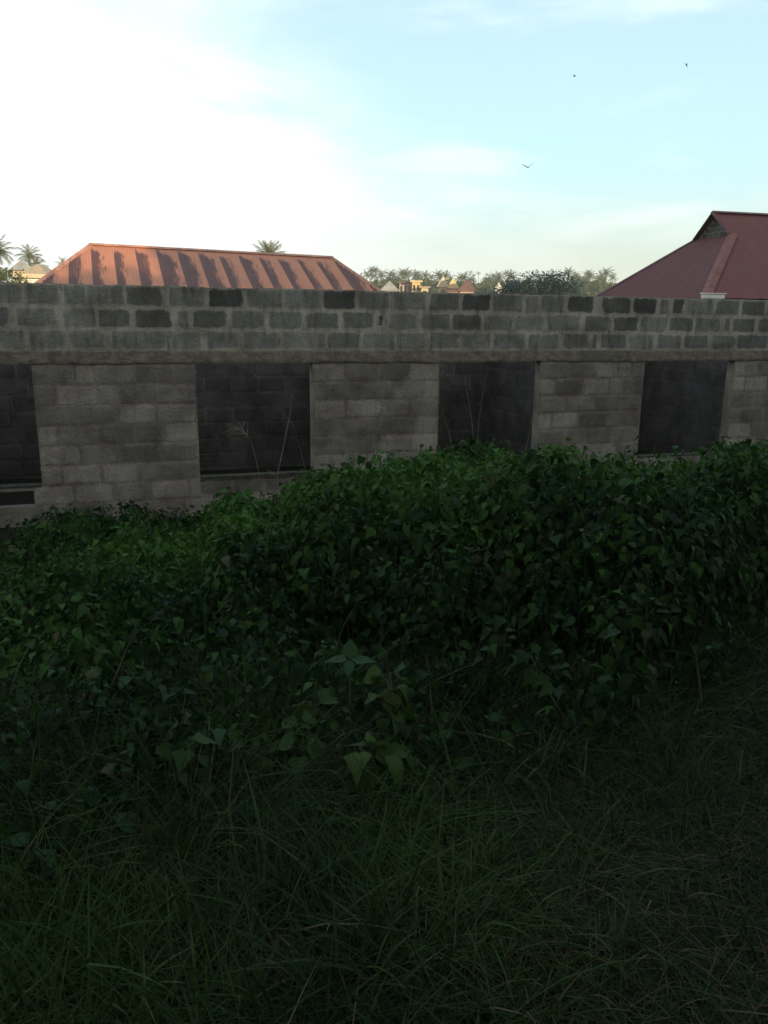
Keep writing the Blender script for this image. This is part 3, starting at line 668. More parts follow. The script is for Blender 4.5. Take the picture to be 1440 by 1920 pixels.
far_house(929, 941, 541, 180, M['white'], M['white'], 'little white gabled house against the left side of the dark dome tree', 'gable_front', 1.3, wins=2, depth=4, over=.2)
far_house(661, 677, 541, 230, M['cream'], M['greyroof'], 'small cream house just clear of the right hip of the rusty roof', 'hip', 1.5, wins=2, depth=6)
far_house(24, 60, 507, 105, M['cream'], M['greyroof'], 'house with pale grey-green hipped roof behind the tan roofed one at far left', 'hip', 1.3, depth=5, wins=2)
far_house(45, 86, 516, 92, M['cream'], M['thatch'], 'house with tan weathered hipped roof just left of the rusty red roof', 'hip', 1.2, depth=4, wins=3, ang=-.35)
far_house(37, 76, 521, 80, M['white'], M['cream'], 'low white building with flat cream roof edge behind the left end of the wall', 'flat', depth=3, wins=2)

# ------------------------------------------------------------------ neighbouring buildings behind the photographer (they shade the lane)
def big_block(x0, x1, y0, y1, z1, label, mat, gable=0, name='building'):
    t = empty(name, ((x0+x1)/2, (y0+y1)/2, 0), label=label, cat='building'); X, Y = t.location.x, t.location.y
    mb = MB(); mb.box(x0-X, y0-Y, -.6, x1-X, y1-Y, z1); mb.build('wall', mat, t)
    mb = MB()
    if gable:
        a = [mb.vert(q) for q in ((x0-X-.5, y0-Y-.5, z1+.01), (x1-X+.5, y0-Y-.5, z1+.01), (x1-X+.5, y1-Y+.5, z1+.01), (x0-X-.5, y1-Y+.5, z1+.01), (x0-X-.5, 0, z1+gable), (x1-X+.5, 0, z1+gable))]
        for f_ in ((3,2,1,0),(0,1,5,4),(2,3,4,5),(0,4,3),(1,2,5)): mb.face([a[k_] for k_ in f_])
    else: mb.box(x0-X-.3, y0-Y-.3, z1+.004, x1-X+.3, y1-Y+.3, z1+.4)
    mb.build('roof', M['redroof'] if gable else M['slab'], t)
    k_ = 0; x = x0+1.5
    while x < x1-2.2:
        for zz in np.arange(.9, z1-1.6, 3.0):
            mb = MB(); mb.box(x-X, y1-Y+.01, zz, x+1.2-X, y1-Y+.05, zz+1.2); mb.build('window', M['glass'], t)
        x += 3.4
    return t
big_block(-34, 10.5, -31, -23, 4.3, 'long low house with red gable roof behind the lane', M['greyw'], 1.6)
big_block(12.5, 46, -34, -24, 11.6, 'tall grey block of flats behind the lane', M['greyw'])
t = make_tree(12, 5.5, 61, 'unseen slender tree added to fray the shadow edge of the flats', M['treeleaf'], 3500, .3, 16); t.location = (11.6, -24.5, 0); t.scale = (.8, .8, .98)  # unseen, added so its loose crown softens the shadow edge

for i, (x, y, h_, w_) in enumerate(((-7.5, -16.5, 7.0, 6.5), (-1.0, -15.5, 7.5, 6.5), (5.5, -16.5, 7.2, 6.5), (12.0, -15.5, 7.8, 7.0))):  # unseen trees added behind the camera to cut sky light on the foreground
    t = make_tree(h_, w_, 70+i, ('unseen tree added to block sky light, westernmost of the row', 'added sky-blocking tree with crown over the lane behind the viewpoint', 'added sky-blocking tree before the gable end of the long low house', 'widest added sky-blocking tree, before the tall block of flats')[i], M['mangoleaf'], 5200, .34, 26, 'unseen trees added to block sky light', trunk_h=.25, flat=.9); t.location = (x, y, 0)

# ------------------------------------------------------------------ birds
def bird(px, py, dist, span, dih, rot, label, bank=0):
    p = at(px, py, dist); span *= 1.45; mb = MB()
    mb.tube([(0, -.5*span*.42, 0), (0, -.2*span*.42, 0), (0, .1*span*.42, .0), (0, .32*span*.42, .01), (0, .46*span*.42, 0)], [.008, span*.045, span*.055, span*.035, .005], 7)
    mb.poly([(-.03*span, -.12*span, 0), (.03*span, -.12*span, 0), (.06*span, -.30*span, 0), (-.06*span, -.30*span, 0)])
    for sg in (-1, 1):
        pts = [(0, .10, .0), (.24, .13, .24*math.tan(dih)), (.5, .0, .5*math.tan(dih)*.95), (.26, -.06, .26*math.tan(dih)), (0, -.08, 0)]
        up_ = [mb.vert((sg*a*span, b*span, c*span+.010*span)) for a, b, c in pts]; dn = [mb.vert((sg*a*span, b*span, c*span-.010*span)) for a, b, c in pts]
        mb.face(up_); mb.face(dn[::-1])
        for j in range(5): mb.face((up_[j], up_[(j+1) % 5], dn[(j+1) % 5], dn[j]))
    o = mb.build('bird', M['bird']); o.location = p; o.rotation_euler = (0, bank, rot); tag(o, label, 'bird', 'birds in flight'); return o
bird(990, 314, 80, .78, R(32), -YAW, 'dark bird in flight with wings raised in a V, lowest of the three', R(-6))
bird(1077, 143, 88, .52, R(12), R(60), 'smallest dark bird, a speck between the two others in the sky')
bird(1287, 120, 84, .40, R(-25), R(25), 'dark bird with drooped wings near the top right corner of the sky', R(20))

# ------------------------------------------------------------------ haze
mb = MB(); mb.box(-830, -840, -3.5, 830, 820, 62)
hm = bpy.data.materials.new('haze_air'); hm.use_nodes = True; t = hm.node_tree; t.nodes.clear()
pv = N(t, 'ShaderNodeVolumePrincipled'); pv.inputs['Color'].default_value = (.92, .95, .90, 1); pv.inputs['Density'].default_value = HAZE; pv.inputs['Anisotropy'].default_value = .3
om = N(t, 'ShaderNodeOutputMaterial'); Lk(t, pv.outputs[0], om.inputs['Volume'])
hz = mb.build('haze', hm); tag(hz, 'thin pale evening haze lying over the whole place', 'haze', kind='stuff')

# ------------------------------------------------------------------ weeds in front of the wall
def azel(px, py):
    d = ray(px, py); return math.atan2(d.x, d.y), d.z/math.hypot(d.x, d.y)
SIL = [(-500,1080),(-200,1060),(0,1030),(50,1008),(100,974),(150,962),(200,980),(250,965),(275,985),(320,975),(370,985),(420,938),(480,942),(530,938),(575,896),(610,888),(640,886),(700,884),(745,876),(790,864),(830,856),(860,840),(900,836),(940,850),(985,856),(1040,852),(1080,872),(1140,876),(1200,880),(1250,882),(1290,878),(1320,860),(1350,848),(1400,850),(1440,840),(1600,830),(1900,850)]
_a = np.array([azel(*q) for q in SIL]); SA, SE = _a[:, 0], _a[:, 1]
FOOT = [(-500,1440),(0,1420),(150,1400),(300,1390),(450,1330),(560,1270),(700,1275),(850,1310),(1000,1345),(1150,1360),(1250,1320),(1350,1250),(1400,1195),(1440,1160),(1600,1100),(1900,1060)]
FA, FR = [], []
for q in FOOT:
    d = ray(*q); s_ = (EY+.12)/-d.z; FA.append(math.atan2(d.x, d.y)); FR.append(s_*math.hypot(d.x, d.y))
def gzv(x, y):
    t_ = np.clip((y+8.6)/7.0, 0, 1); return -0.8*t_*t_*(3-2*t_)
_ph = rng.uniform(0, 6.28, (14, 2)); _kk = rng.normal(size=(14, 2))*np.array([2.6]*7+[6.0]*7)[:, None]
def lump(x, y):
    z = 0
    for k_ in range(14): z = z + np.sin(_kk[k_, 0]*x+_kk[k_, 1]*y+_ph[k_, 0])*(1.0 if k_ < 7 else .5)
    return z/4.2
def canopy(x, y):
    dx, dy = x-CAM.x, y-CAM.y; rho = np.hypot(dx, dy); az = np.arctan2(dx, dy)
    rf_ = np.interp(az, FA, FR)+.18*lump(x*1.7, y*1.7+3); e = np.interp(az, SA, SE)
    rc = np.minimum(8.0, (-.75-CAM.y)/np.maximum(.2, np.cos(az)))          # crest distance, kept off the wall
    line = EY + rho*e                                        # sight line over the crest
    g_ = gzv(x, y); up_ = np.clip((rho-rf_)/1.15, 0, 1); up_ = np.sqrt(up_)*(.35+.65*np.sqrt(up_))
    crest = EY + rc*e - gzv(x, CAM.y+rc*np.cos(az)); full = np.clip(crest, .12, 1.05)*(.80+.10*np.clip((rho-rf_)/2.5, 0, 1))
    h = full*up_*(1+.27*lump(x, y)) + .10*np.clip(crest*.9, 0, 1)*np.clip((rho-rc+.9)/.9, 0, 1)
    top = np.minimum(g_+h, line - .02 + .035*lump(x*2.2, y*2.2))
    inside = (rho > rf_) & (y < -.22)
    return top, g_, inside, rho, az, rf_, rc
TEMPL = []
for e_ in (((-.02,.0),(.20,.34),(.60,.27),(.88,.10)), ((-.10,.14),(.22,.46),(.50,.26),(.80,.12)), ((-.06,.10),(.12,.30),(.40,.47),(.72,.12)), ((-.08,.12),(.18,.38),(.50,.33),(.86,.12))):
    mid = [(0, 0), (0, .33), (0, .68), (0, 1.0)]
    TEMPL.append(np.array(mid + [(w_, y_) for y_, w_ in e_] + [(-w_, y_) for y_, w_ in e_]))
TEMPL += [np.array([(0, 0), (0, .33), (0, .68), (0, 1.0), (.13, .08), (.17, .34), (.12, .66), (.04, .9), (-.13, .08), (-.17, .34), (-.12, .66), (-.04, .9)])]
LF = np.array([(0,4,5,1),(1,5,6,2),(2,6,7,3),(1,9,8,0),(2,10,9,1),(3,11,10,2)])
def leaves(P, size, nrm, seed, dirv=None, fold=.35, droop=.30, kinds=(0, 1, 2, 3)):
    r = np.random.default_rng(seed); n = len(P)
    nrm = nrm/np.linalg.norm(nrm, axis=1)[:, None]
    if dirv is None: dirv = r.normal(size=(n, 3))*np.array([1, 1, .35]); 
    dirv = dirv - nrm*(dirv*nrm).sum(1)[:, None]; dirv /= np.linalg.norm(dirv, axis=1)[:, None]; sd = np.cross(dirv, nrm)
    T = np.array(TEMPL)[np.array(kinds)[r.integers(0, len(kinds), n)]]
    X = T[:, :, 0]*r.uniform(.8, 1.15, n)[:, None]; Y = T[:, :, 1]; Zz = np.abs(X)*(fold*r.uniform(.3, 1.5, n))[:, None] - droop*r.uniform(.3, 2.0, n)[:, None]*Y**2 + r.normal(0, .025, X.shape)
    S = size[:, None, None]
    return (P[:, None, :] + S*(sd[:, None, :]*X[..., None] + dirv[:, None, :]*Y[..., None] + nrm[:, None, :]*Zz[..., None])), 12
def leaf_mesh(name, groups, mat, parent=None):
    Vs, Fs, Cs, off = [], [], [], 0
    for V, tint, dry in groups:
        n = len(V); Vs.append(V.reshape(-1, 3)); Fs.append((LF[None]+(np.arange(n)*12)[:, None, None]).reshape(-1, 4)+off); off += n*12
        c = np.zeros((n, 12, 4)); c[..., 0] = tint[:, None]; c[..., 1] = dry[:, None]; c[..., 3] = 1; c[:, :4, 0] *= 1.15; Cs.append(np.clip(c, 0, 1).reshape(-1, 4))
    return np_mesh(name, np.vstack(Vs), np.vstack(Fs), mat, parent, np.vstack(Cs))
def strips(base, tipdir, L, wid, bend, seed, nseg=4):
    """grass blades and stems: tapered ribbons that bend over"""
    r = np.random.default_rng(seed); n = len(base); d = tipdir/np.linalg.norm(tipdir, axis=1)[:, None]
    a = r.uniform(0, 6.283, n); sd = np.stack([np.cos(a), np.sin(a), np.zeros(n)], 1); hd = d*np.array([1, 1, 0]); hd = hd/np.maximum(1e-6, np.linalg.norm(hd, axis=1))[:, None]
    V = np.zeros((n, nseg+1, 2, 3))
    for k_ in range(nseg+1):
        q = k_/nseg; c = base + d*(L*q)[:, None] + (hd*.75 - np.array([0, 0, .75]))*(L*bend*q*q)[:, None]
        w_ = (wid*(1-q**1.6)*.5+.0002)[:, None]; V[:, k_, 0] = c-sd*w_; V[:, k_, 1] = c+sd*w_
    q = np.array([(2*k_, 2*k_+1, 2*k_+3, 2*k_+2) for k_ in range(nseg)])
    return V.reshape(n, -1, 3), (q[None]+(np.arange(n)*(2*nseg+2))[:, None, None]).reshape(-1, 4)
def strip_mesh(name, groups, mat, parent=None):
    Vs, Fs, Cs, off = [], [], [], 0
    for (V, Fq), tint, dry in groups:
        n, m_ = V.shape[:2]; Vs.append(V.reshape(-1, 3)); Fs.append(Fq+off); off += n*m_
        c = np.zeros((n, m_, 4)); c[..., 0] = tint[:, None]; c[..., 1] = dry[:, None]; c[..., 3] = 1; Cs.append(np.clip(c, 0, 1).reshape(-1, 4))
    return np_mesh(name, np.vstack(Vs), np.vstack(Fs), mat, parent, np.vstack(Cs))
def undergrowth():
    # plant centres first, then leaves gathered round each plant top
    m_ = 15000; az = rng.uniform(YAW-R(36), YAW+R(36), m_); rho = 2.4+rng.random(m_)**.75*9.5
    cx, cy = CAM.x+rho*np.sin(az), CAM.y+rho*np.cos(az); top, g_, ins, rho, az, rf_, rc = canopy(cx, cy)
    k1 = ins & (top-g_ > .05) & (rho < rc+1.2)
    k2 = (~ins) & (rho > rf_-1.55*np.clip(1.0-(az-YAW-R(2))/R(14), .25, 1.0)) & (rho < rf_) & (rng.random(m_) < .55)     # sparse low plants reaching into the grass
    top = np.where(k2, g_+rng.uniform(.06, .34, m_)*np.clip((rho-rf_+1.7)/1.5, .4, 1), top); k_ = k1 | k2; k1 = k1; cx, cy, top, g_, rho, rf_ = (q[k_] for q in (cx, cy, top, g_, rho, rf_)); m_ = len(cx)
    pj = rng.normal(0, .09, m_) + (rng.random(m_) < .10)*rng.uniform(.03, .12, m_); pt = rng.normal(0, .15, m_); pr_ = rng.uniform(.055, .13, m_); ps = np.clip(np.exp(rng.normal(0, .22, m_)), .6, 1.4)
    nl = 23; i = np.repeat(np.arange(m_), nl); n = len(i)
    ra = np.sqrt(rng.random(n))*pr_[i]*1.7; an = rng.uniform(0, 6.283, n); x = cx[i]+ra*np.cos(an); y = cy[i]+ra*np.sin(an)
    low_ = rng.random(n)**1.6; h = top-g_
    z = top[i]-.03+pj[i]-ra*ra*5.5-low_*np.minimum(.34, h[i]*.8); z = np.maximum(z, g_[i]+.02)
    e_ = .06; gx = (canopy(cx+e_, cy)[0]-canopy(cx-e_, cy)[0])/(2*e_); gy = (canopy(cx, cy+e_)[0]-canopy(cx, cy-e_)[0])/(2*e_)
    gx = np.clip(gx, -2, 2)[i]; gy = np.clip(gy, -2, 2)[i]
    out_ = np.stack([np.cos(an)-gx*.4, np.sin(an)-gy*.4, rng.uniform(-.4, .25, n)], 1); nr = np.stack([np.cos(an)*ra*6-gx*.35, np.sin(an)*ra*6-gy*.35, np.ones(n)*.9], 1)+rng.normal(size=(n, 3))*.38
    size = np.minimum(.078, (.026+.055*rng.random(n)**1.4)*ps[i])
    hollow = (k1[k_] & (rho-rf_ < 1.0) & (az[k_] > YAW-R(9)))[i] & (z-g_[i] < .30) & (rng.random(n) < .8)
    ok = (y < -.12) & ~hollow; x, y, z, out_, nr, size, i, low_ = (q[ok] for q in (x, y, z, out_, nr, size, i, low_)); n = len(x)
    V, _ = leaves(np.stack([x, y, z], 1), size, nr, 3, out_, kinds=(0, 1, 2, 3, 1, 4, 4), droop=.4)
    patch = .22+.17*lump(cx*.8+7, cy*.8)                    # leaf tint carries the lit crest and shaded front, plus random tone
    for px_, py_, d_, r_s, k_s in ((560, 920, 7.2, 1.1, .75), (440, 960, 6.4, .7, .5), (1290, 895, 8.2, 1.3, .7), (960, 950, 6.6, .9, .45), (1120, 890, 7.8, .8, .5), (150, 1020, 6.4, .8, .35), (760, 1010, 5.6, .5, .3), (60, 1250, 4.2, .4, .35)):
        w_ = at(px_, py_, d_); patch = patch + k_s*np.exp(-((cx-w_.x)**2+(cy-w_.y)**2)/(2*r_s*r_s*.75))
    patch = np.clip(patch, 0, 1); tint = np.clip(-.02+.95*patch[i]+pt[i]+rng.normal(0, .09, n)-.25*low_, 0, 1)  # leaves deeper in each plant tinted darker in place of shade
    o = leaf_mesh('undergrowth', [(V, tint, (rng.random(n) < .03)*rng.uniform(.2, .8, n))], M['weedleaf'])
    tag(o, 'dense dark green mass of leafy weeds filling the lane edge below the block wall', 'undergrowth', kind='stuff')
    b_ = np.stack([cx+rng.normal(0, .04, m_), cy+rng.normal(0, .04, m_), g_], 1); tp_ = np.stack([cx, cy, top+pj], 1)-b_; L = np.linalg.norm(tp_, axis=1)
    st = strips(b_, tp_, L, rng.uniform(.004, .009, m_), rng.uniform(0, .12, m_), 5)
    q_ = 4200; j = rng.choice(m_, q_); d_ = rng.normal(size=(q_, 3))*.42; d_[:, 2] = 1; b2 = np.stack([cx[j], cy[j], top[j]-.22], 1)
    s2 = strips(b2, d_, rng.uniform(.18, .42, q_), rng.uniform(.003, .008, q_), rng.uniform(.1, .7, q_), 15)
    o = strip_mesh('weed_stalks', [(st, rng.uniform(0, .8, m_), (rng.random(m_) < .3)*.6), (s2, rng.uniform(.3, 1, q_), (rng.random(q_) < .15)*.6)], M['grass'])
    tag(o, 'tangle of thin stalks and grass blades growing through the dark leafy weeds', 'weed stalks', kind='stuff')
undergrowth()
def grass():
    n = 112000; az = rng.uniform(YAW-R(40), YAW+R(40), n); rho = 1.15+rng.random(n)**.85*4.6
    cx, cy = CAM.x+rho*np.sin(az), CAM.y+rho*np.cos(az)
    x, y = cx, cy; rf_ = np.interp(az, FA, FR); m = rho < rf_+np.where(az > YAW-R(9), .05, .6)+.25*lump(x*3, y*3)
    dens = .5+.5*lump(x*1.3+11, y*1.3); m &= rng.random(n) < np.clip(.35+.9*dens, .15, 1)
    x, y, az, rho, rf_ = x[m], y[m], az[m], rho[m], rf_[m]; n = len(x); px = (az-YAW)/R(26)
    short = np.clip((px-.05)/.7, 0, 1)*np.clip((3.9-rho)/1.5, .25, 1)
    near_w = np.clip(1-(rf_-rho)/1.3, 0, 1)
    L = (rng.gamma(4, .040, n)+.05)*(1-.55*short)*(1+.45*near_w)*(.75+.5*np.clip(.5+.5*lump(x*2+5, y*2), 0, 1))
    sp = rng.normal(size=(n, 3))*.62; sp[:, 2] = 1
    flow = np.stack([lump(x*1.1, y*1.1+20), lump(x*1.1+30, y*1.1), np.zeros(n)], 1)*.55
    dry = np.where(rng.random(n) < .07+.3*short*(y < -8.2), rng.uniform(.3, .95, n), 0)
    st = strips(np.stack([x, y, gzv(x, y)-.01], 1), sp+flow, L, (.0024+.0050*rng.random(n)+.007*(rng.random(n) < .22))*(1-.35*short), rng.uniform(.05, .85, n), 8)
    tint = np.clip(.35+.45*lump(x*1.3, y*1.3+9)+rng.normal(0, .2, n), 0, 1)
    # fine mat of flattened thatch underneath
    k_ = 42000; a2 = rng.uniform(YAW-R(40), YAW+R(40), k_); r2 = 1.1+rng.random(k_)**.85*4.8; bx, by = CAM.x+r2*np.sin(a2), CAM.y+r2*np.cos(a2)
    d2 = rng.normal(size=(k_, 3)); d2[:, 2] = np.abs(d2[:, 2])*.28
    s2 = strips(np.stack([bx, by, gzv(bx, by)+.005], 1), d2, rng.uniform(.06, .2, k_), rng.uniform(.002, .004, k_), rng.uniform(0, .3, k_), 9, 3)
    o = strip_mesh('grass', [(st, tint, dry), (s2, rng.uniform(0, .7, k_), rng.uniform(.1, .7, k_)*(rng.random(k_) < .3))], M['grass'])
    tag(o, 'dark rough grass covering the foreground, shorter towards the bottom right', 'grass', kind='stuff')
grass()

# single plants that read on their own
def gpt(px, py, h=0.0):
    d = ray(px, py); s_ = 0.5
    for _ in range(60):
        p = CAM + d*s_; g_ = float(gzv(p.x, p.y))+h
        s_ += (p.z-g_)*.5/max(.05, -d.z)*.6
    return Vector((p.x, p.y, float(gzv(p.x, p.y))))
def tuft(px, py, n, L, wid, label, tint=(.6, 1.0), dry=0.0, spread=.45, bendr=(.15, .6), seed=0, mat='brightleaf', h=0.0, rad=.03):
    b = gpt(px, py, h); r = np.random.default_rng(seed+100); t = np.zeros((n, 3)); t[:, :2] = r.normal(0, rad, (n, 2))
    d = r.normal(size=(n, 3))*spread; d[:, 2] = 1
    o = strip_mesh('grass_tuft', [(strips(t, d, L*r.uniform(.55, 1.1, n), wid*r.uniform(.7, 1.2, n), r.uniform(*bendr, n), seed, 6), r.uniform(*tint, n), np.full(n, dry))], M[mat])
    o.location = b; tag(o, label, 'grass tuft', 'brighter grass tufts in the foreground'); return o
tuft(42, 1540, 12, .34, .013, 'tall bright green grass tuft at the left edge with broad upright blades', seed=1, spread=.25)
tuft(236, 1915, 16, .26, .012, 'bright green grass tuft at the bottom edge left of centre', seed=2, spread=.35)
tuft(420, 1880, 8, .19, .011, 'small yellow-green grass tuft near the bottom, in line below the seedling', tint=(.8, 1), seed=3, spread=.25)
tuft(780, 1545, 5, .17, .011, 'tiny bright yellow-green sprig of three upright blades alone in darker grass', tint=(.9, 1), seed=4, spread=.14, bendr=(.0, .1))
tuft(555, 1590, 26, .24, .009, 'bluish arching grass tuft fanning out left of the centre line', tint=(0, .25), seed=5, spread=.6, bendr=(.3, .9), mat='brightleaf')
tuft(690, 1520, 30, .30, .007, 'dense clump of upright olive blades below the broad-leaved weeds', tint=(.1, .5), seed=6, spread=.28, mat='brightleaf')
tuft(425, 1470, 20, .30, .008, 'upright green blades standing among leaves at mid left', tint=(.2, .6), seed=7, spread=.2)
tuft(1030, 1440, 22, .26, .007, 'pale grass tuft at the foot of the weeds right of centre', tint=(0, .3), seed=8, spread=.45, dry=.25)
tuft(1155, 1790, 26, .20, .007, 'grey-green tuft in the short grass at lower right', tint=(0, .2), seed=9, spread=.55, dry=.2)
tuft(110, 1420, 14, .42, .009, 'long grass arching to the right at the left edge above the tall tuft', tint=(0, .3), seed=10, spread=.5, bendr=(.3, .8))
def weed(px, py, h, nl, sz, label, name='broad_leaf_weed', tint=(.4, 1.), seed=0, mat='brightleaf', kinds=(1, 2, 3), spread=.10, group='broad-leaved weeds in the foreground', cat='weed'):
    """py is the photo row of the plant's middle height"""
    b = gpt(px, py, h*.5); r = np.random.default_rng(seed+300); t = empty(name, b, label=label, cat=cat, group=group)
    P, Nn, Dd = [], [], []; mb = MB()
    ns = max(1, nl//7)
    for s_ in range(ns):
        a = r.uniform(0, 6.28); tipx, tipy = math.cos(a)*spread*r.uniform(.2, 1.4), math.sin(a)*spread*r.uniform(.2, 1.4); hh = h*r.uniform(.7, 1)
        mb.tube([(0, 0, -.02), (tipx*.4, tipy*.4, hh*.5), (tipx, tipy, hh)], [.005, .004, .002], 5)
        for k_ in range(nl//ns):
            q = .25+.75*(k_+.6)/(nl//ns); az_ = k_*2.4+s_; d_ = np.array([math.cos(az_), math.sin(az_), .15]); c = np.array([tipx*q, tipy*q, hh*q])+d_*sz*.35
            mb.tube([(tipx*q, tipy*q, hh*q-.01), tuple(c)], [.002, .0014], 4)
            P.append(c); Nn.append(np.array([0, 0, 1])+r.normal(size=3)*.25-d_*np.array([-.35, -.35, 0])); Dd.append(d_+r.normal(size=3)*.15)
    mb.build('stem', M['stem'], t, smooth=True); n = len(P)
    V, _ = leaves(np.array(P), sz*r.uniform(.65, 1.15, n), np.array(Nn), seed, np.array(Dd), kinds=kinds)
    leaf_mesh('foliage', [(V, r.uniform(*tint, n), np.zeros(n))], M[mat], t); return t
weed(745, 1335, .30, 14, .12, 'bright broad-leaved weed standing right of the four-leaf seedling', seed=1, tint=(.5, 1))
weed(575, 1330, .28, 20, .10, 'yellowish broad-leaved weed at left of the four-leaf seedling', seed=2, tint=(.4, .8))
weed(560, 1410, .22, 18, .11, 'wide-leaved weed low in front of the yellowish one', seed=3, tint=(.2, .8))
weed(725, 1420, .22, 18, .11, 'olive yellow weed with folded leaves under the bright broad-leaved weed', seed=4, tint=(.6, 1))
weed(215, 1525, .14, 14, .10, 'low bluish green weed with broad leaves at lower left', seed=5, tint=(0, .15), mat='brightleaf')
weed(40, 1620, .12, 12, .12, 'low teal weed touching the left edge of the grass', seed=6, tint=(0, .12))
weed(385, 1420, .24, 18, .09, 'leafy weed tangled with upright blades at mid left', seed=7, tint=(.1, .5))
weed(1030, 1270, .30, 14, .10, 'pale-leaved weed leaning out of the dark weeds right of centre', seed=8, tint=(.2, .6))
weed(870, 1250, .26, 12, .10, 'weed with one brown-tinged broad leaf before the dark gap', seed=9, tint=(.2, .5))
weed(300, 1290, .30, 18, .09, 'round-leaved weed at left between the weed mass and the grass', seed=10, tint=(.05, .35), kinds=(0,))
# four-leaf seedling
b = gpt(655, 1255, .36); t = empty('seedling', b, label='single seedling with four flat oval leaves standing before the dark gap in the weeds', cat='seedling')
mb = MB(); mb.tube([(0, 0, -.02), (.004, 0, .2), (0, 0, .40)], [.004, .003, .002], 5); mb.build('stem', M['stem'], t, smooth=True)
c_, s_ = math.cos(-YAW), math.sin(-YAW); dirs = np.array([(-1, .1, .05), (1, .1, .08), (0, 1, .5), (0, -1, -.1)]); dirs[:, :2] = dirs[:, :2] @ np.array([[c_, s_], [-s_, c_]])
V, _ = leaves(np.tile([0, 0, .40], (4, 1)) + dirs*.008, np.array([.10, .11, .09, .085]), np.array([(0, 0, 1.), (0, 0, 1), (0, -.7, .7), (0, -.3, 1)]), 4, dirs, fold=.2, droop=.1, kinds=(0,))
leaf_mesh('leaf', [(V, np.full(4, .1), np.zeros(4))], M['brightleaf'], t)

# taller shrubs whose tops stand out of the mass
def shrub(px, py_top, rho, wid, h, label, seed, n=1500, size=.075, tint=(.1, .6), mat='weedleaf'):
    p = at(px, py_top, rho); g_ = float(gzv(p.x, p.y)); h = p.z-g_; r = np.random.default_rng(seed+500); t = empty('leafy_shrub', (p.x, p.y, g_), label=label, cat='shrub', group='taller shrubs in the weed mass')
    mb = MB(); tips = []
    for k_ in range(16):
        a = r.uniform(0, 6.28); q = math.sqrt(r.random())*wid*.5; tp_ = (q*math.cos(a), q*math.sin(a), h*(1-.35*(q/(wid*.5))**2)*r.uniform(.75, .98)); tips.append(tp_)
        mb.tube([(0, 0, -.03), (tp_[0]*.45, tp_[1]*.45, tp_[2]*.55), tp_], [.010, .007, .002], 5)
    mb.build('stem', M['stem'], t, smooth=True); tips = np.array(tips); i = r.integers(0, 16, n)
    q = r.random(n)**.5; P = tips[i]*np.stack([q, q, q**.75], 1) + r.normal(size=(n, 3))*np.array([wid*.085, wid*.085, .06]); P[:, 2] = np.clip(P[:, 2], .03, h+.03)
    nr = np.stack([P[:, 0], P[:, 1], np.full(n, .55*wid)], 1)+r.normal(size=(n, 3))*.3*wid; d_ = P*np.array([1, 1, 0])+r.normal(size=(n, 3))*.25
    V, _ = leaves(P, size*r.uniform(.6, 1.25, n), nr, seed, d_); leaf_mesh('foliage', [(V, r.uniform(*tint, n), np.zeros(n))], M[mat], t)
shrub(868, 828, 7.9, .95, 1, 'tall dark leafy shrub reaching up in front of the third window opening', 1, 2200, .085, (0, .4))
shrub(1425, 826, 8.6, 1.5, 1, 'broad leafy shrub at the right edge below the last window opening', 2, 2600, .085, (.3, .9))
shrub(480, 915, 7.2, 1.0, 1, 'bright green leafy shrub just below the sill of the big window opening', 3, 1600, .08, (.6, 1))
shrub(610, 876, 7.6, .9, 1, 'green leafy shrub to the right of the big window opening', 4, 1500, .08, (.4, .9))
shrub(250, 938, 7.6, .22, 1, 'thin upright sprig rising above the weeds against the left wall pier', 5, 120, .06, (.3, .7))
shrub(1040, 842, 8.2, .9, 1, 'leafy shrub right of the third window opening, lower than its neighbour', 6, 1400, .08, (.1, .5))
# tall dry stalks and plumes against the wall
def stalk(pts, rho, label, wid=.004, plume=None, mat='straw', seed=0, name='dry_grass_stalk', cat='dry grass'):
    P = [at(px, py, rho+.08*k_) for k_, (px, py) in enumerate(pts)]; b = P[0].copy(); b.z = float(gzv(b.x, b.y))
    r = random.Random(seed); o = empty(name, b, label=label, cat=cat, group='dry stalks standing before the wall'); Q = [Vector((0, 0, 0))] + [p-b for p in P]
    mb = MB(); mb.tube(Q, [wid*1.1]+[wid*(1-.8*k_/len(P)) for k_ in range(len(P))], 5); mb.build('stem', M[mat], o)
    if plume:
        mb = MB(); n = 26; tip = Q[-1]; d = (Q[-1]-Q[-2]).normalized()
        for k_ in range(n):
            s0 = tip - d*plume*.5*(k_/n); dd = (d*r.uniform(.4, 1)+Vector((r.gauss(0, .35), r.gauss(0, .35), r.uniform(-.9, .05)))).normalized()
            mb.tube([s0, s0+dd*plume*.45, s0+dd*plume*.85-Vector((0, 0, plume*.22))], [.0015, .0022, .0008], 3)
        mb.build('plume', M[mat], o)
    return o
stalk([(520, 892), (533, 830), (545, 770), (550, 728)], 8.0, 'tall pale stalk leaning right across the right half of the big window opening', .0045, seed=1)
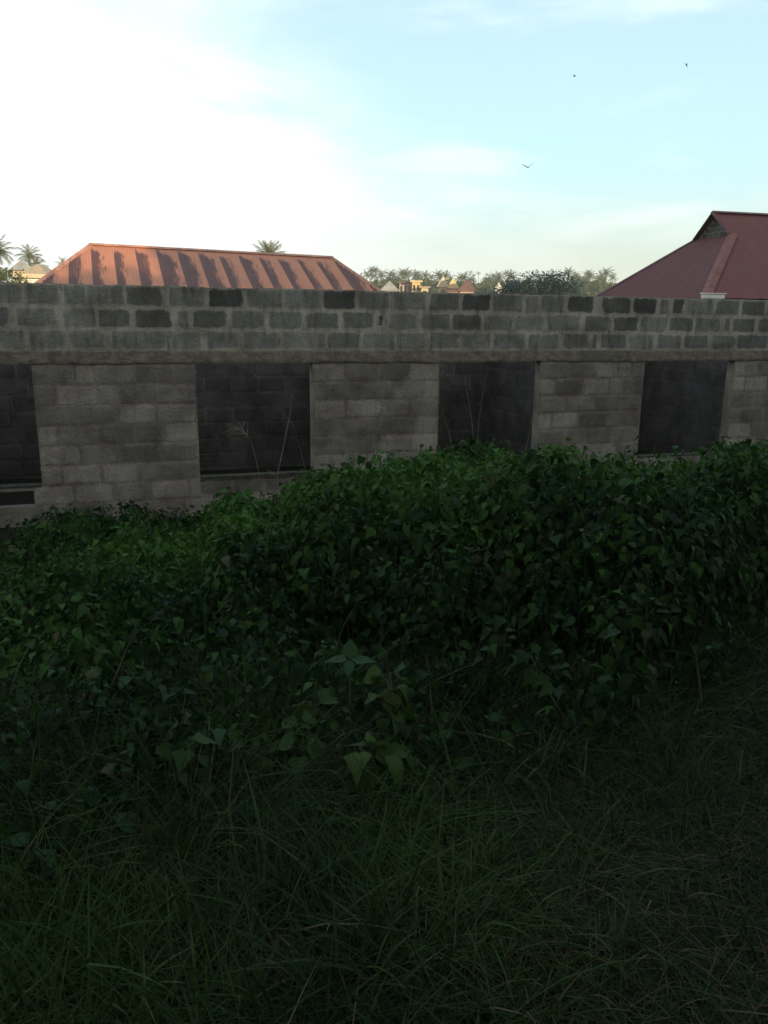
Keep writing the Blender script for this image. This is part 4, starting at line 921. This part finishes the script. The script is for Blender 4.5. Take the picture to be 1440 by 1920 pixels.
stalk([(488, 905), (480, 860), (470, 825), (452, 803)], 8.1, 'arching dry plume of grass hanging inside the big window opening', .003, .26, seed=2)
stalk([(515, 890), (507, 885), (500, 880)], 7.8, 'short bent straw at the foot of the tall pale stalk', .0035, seed=3)
stalk([(575, 890), (552, 800), (520, 762), (498, 748)], 8.3, 'faint thin stalk bending left across the upper middle of the big window', .002, seed=4)
stalk([(672, 870), (664, 810), (656, 760)], 8.3, 'thin grey stalk before the pier between big and third windows', .0025, seed=5)
stalk([(689, 868), (688, 840), (690, 815)], 7.9, 'short thick dark green blade standing beside thin stalks before the pier', .006, mat='stem', seed=6)
stalk([(694, 862), (670, 820), (655, 795)], 8.3, 'thin stalk leaning left behind the dark green blade', .0022, seed=7)
stalk([(890, 838), (882, 770), (872, 715), (866, 684)], 8.6, 'long thin stalk leaning left across the third window opening', .0028, seed=8)
stalk([(894, 838), (898, 790), (906, 730), (914, 690)], 8.6, 'long thin stalk leaning right across the third window opening', .0028, seed=9)
stalk([(848, 838), (840, 805), (830, 775)], 8.5, 'shorter stalk at the left jamb of the third window opening', .0028, seed=10)
stalk([(985, 846), (993, 810), (996, 780)], 8.7, 'faint stalk at the right jamb of the third window opening', .0022, seed=11)
stalk([(1220, 862), (1229, 835)], 9.2, 'tiny pale sprig on the lower left of the last window opening', .0025, seed=12)
# round leaf catching the light
b = at(825, 939, 6.9); g_ = float(gzv(b.x, b.y)); t = empty('round_leaf_plant', (b.x, b.y, g_), label='single pale round leaf facing out of the shade below the tall dark shrub', cat='plant')
mb = MB(); mb.tube([(0, .02, -.02), (.01, .03, (b.z-g_)*.6), (0, .006, b.z-g_)], [.004, .003, .002], 5); mb.build('stem', M['stem'], t)
V = [(0, 0, b.z-g_)]; Fs = []; 
for k_ in range(18):
    a = 2*math.pi*k_/18; V.append((.048*math.cos(a)*c_ , -.008+.048*math.cos(a)*s_, b.z-g_+.048*math.sin(a)))
Fs = [(0, 1+k_, 1+(k_+1) % 18) for k_ in range(18)]
tri_mesh('leaf', V, Fs, [(.2, 0, 0, 1)]*19, M['brightleaf'], t)
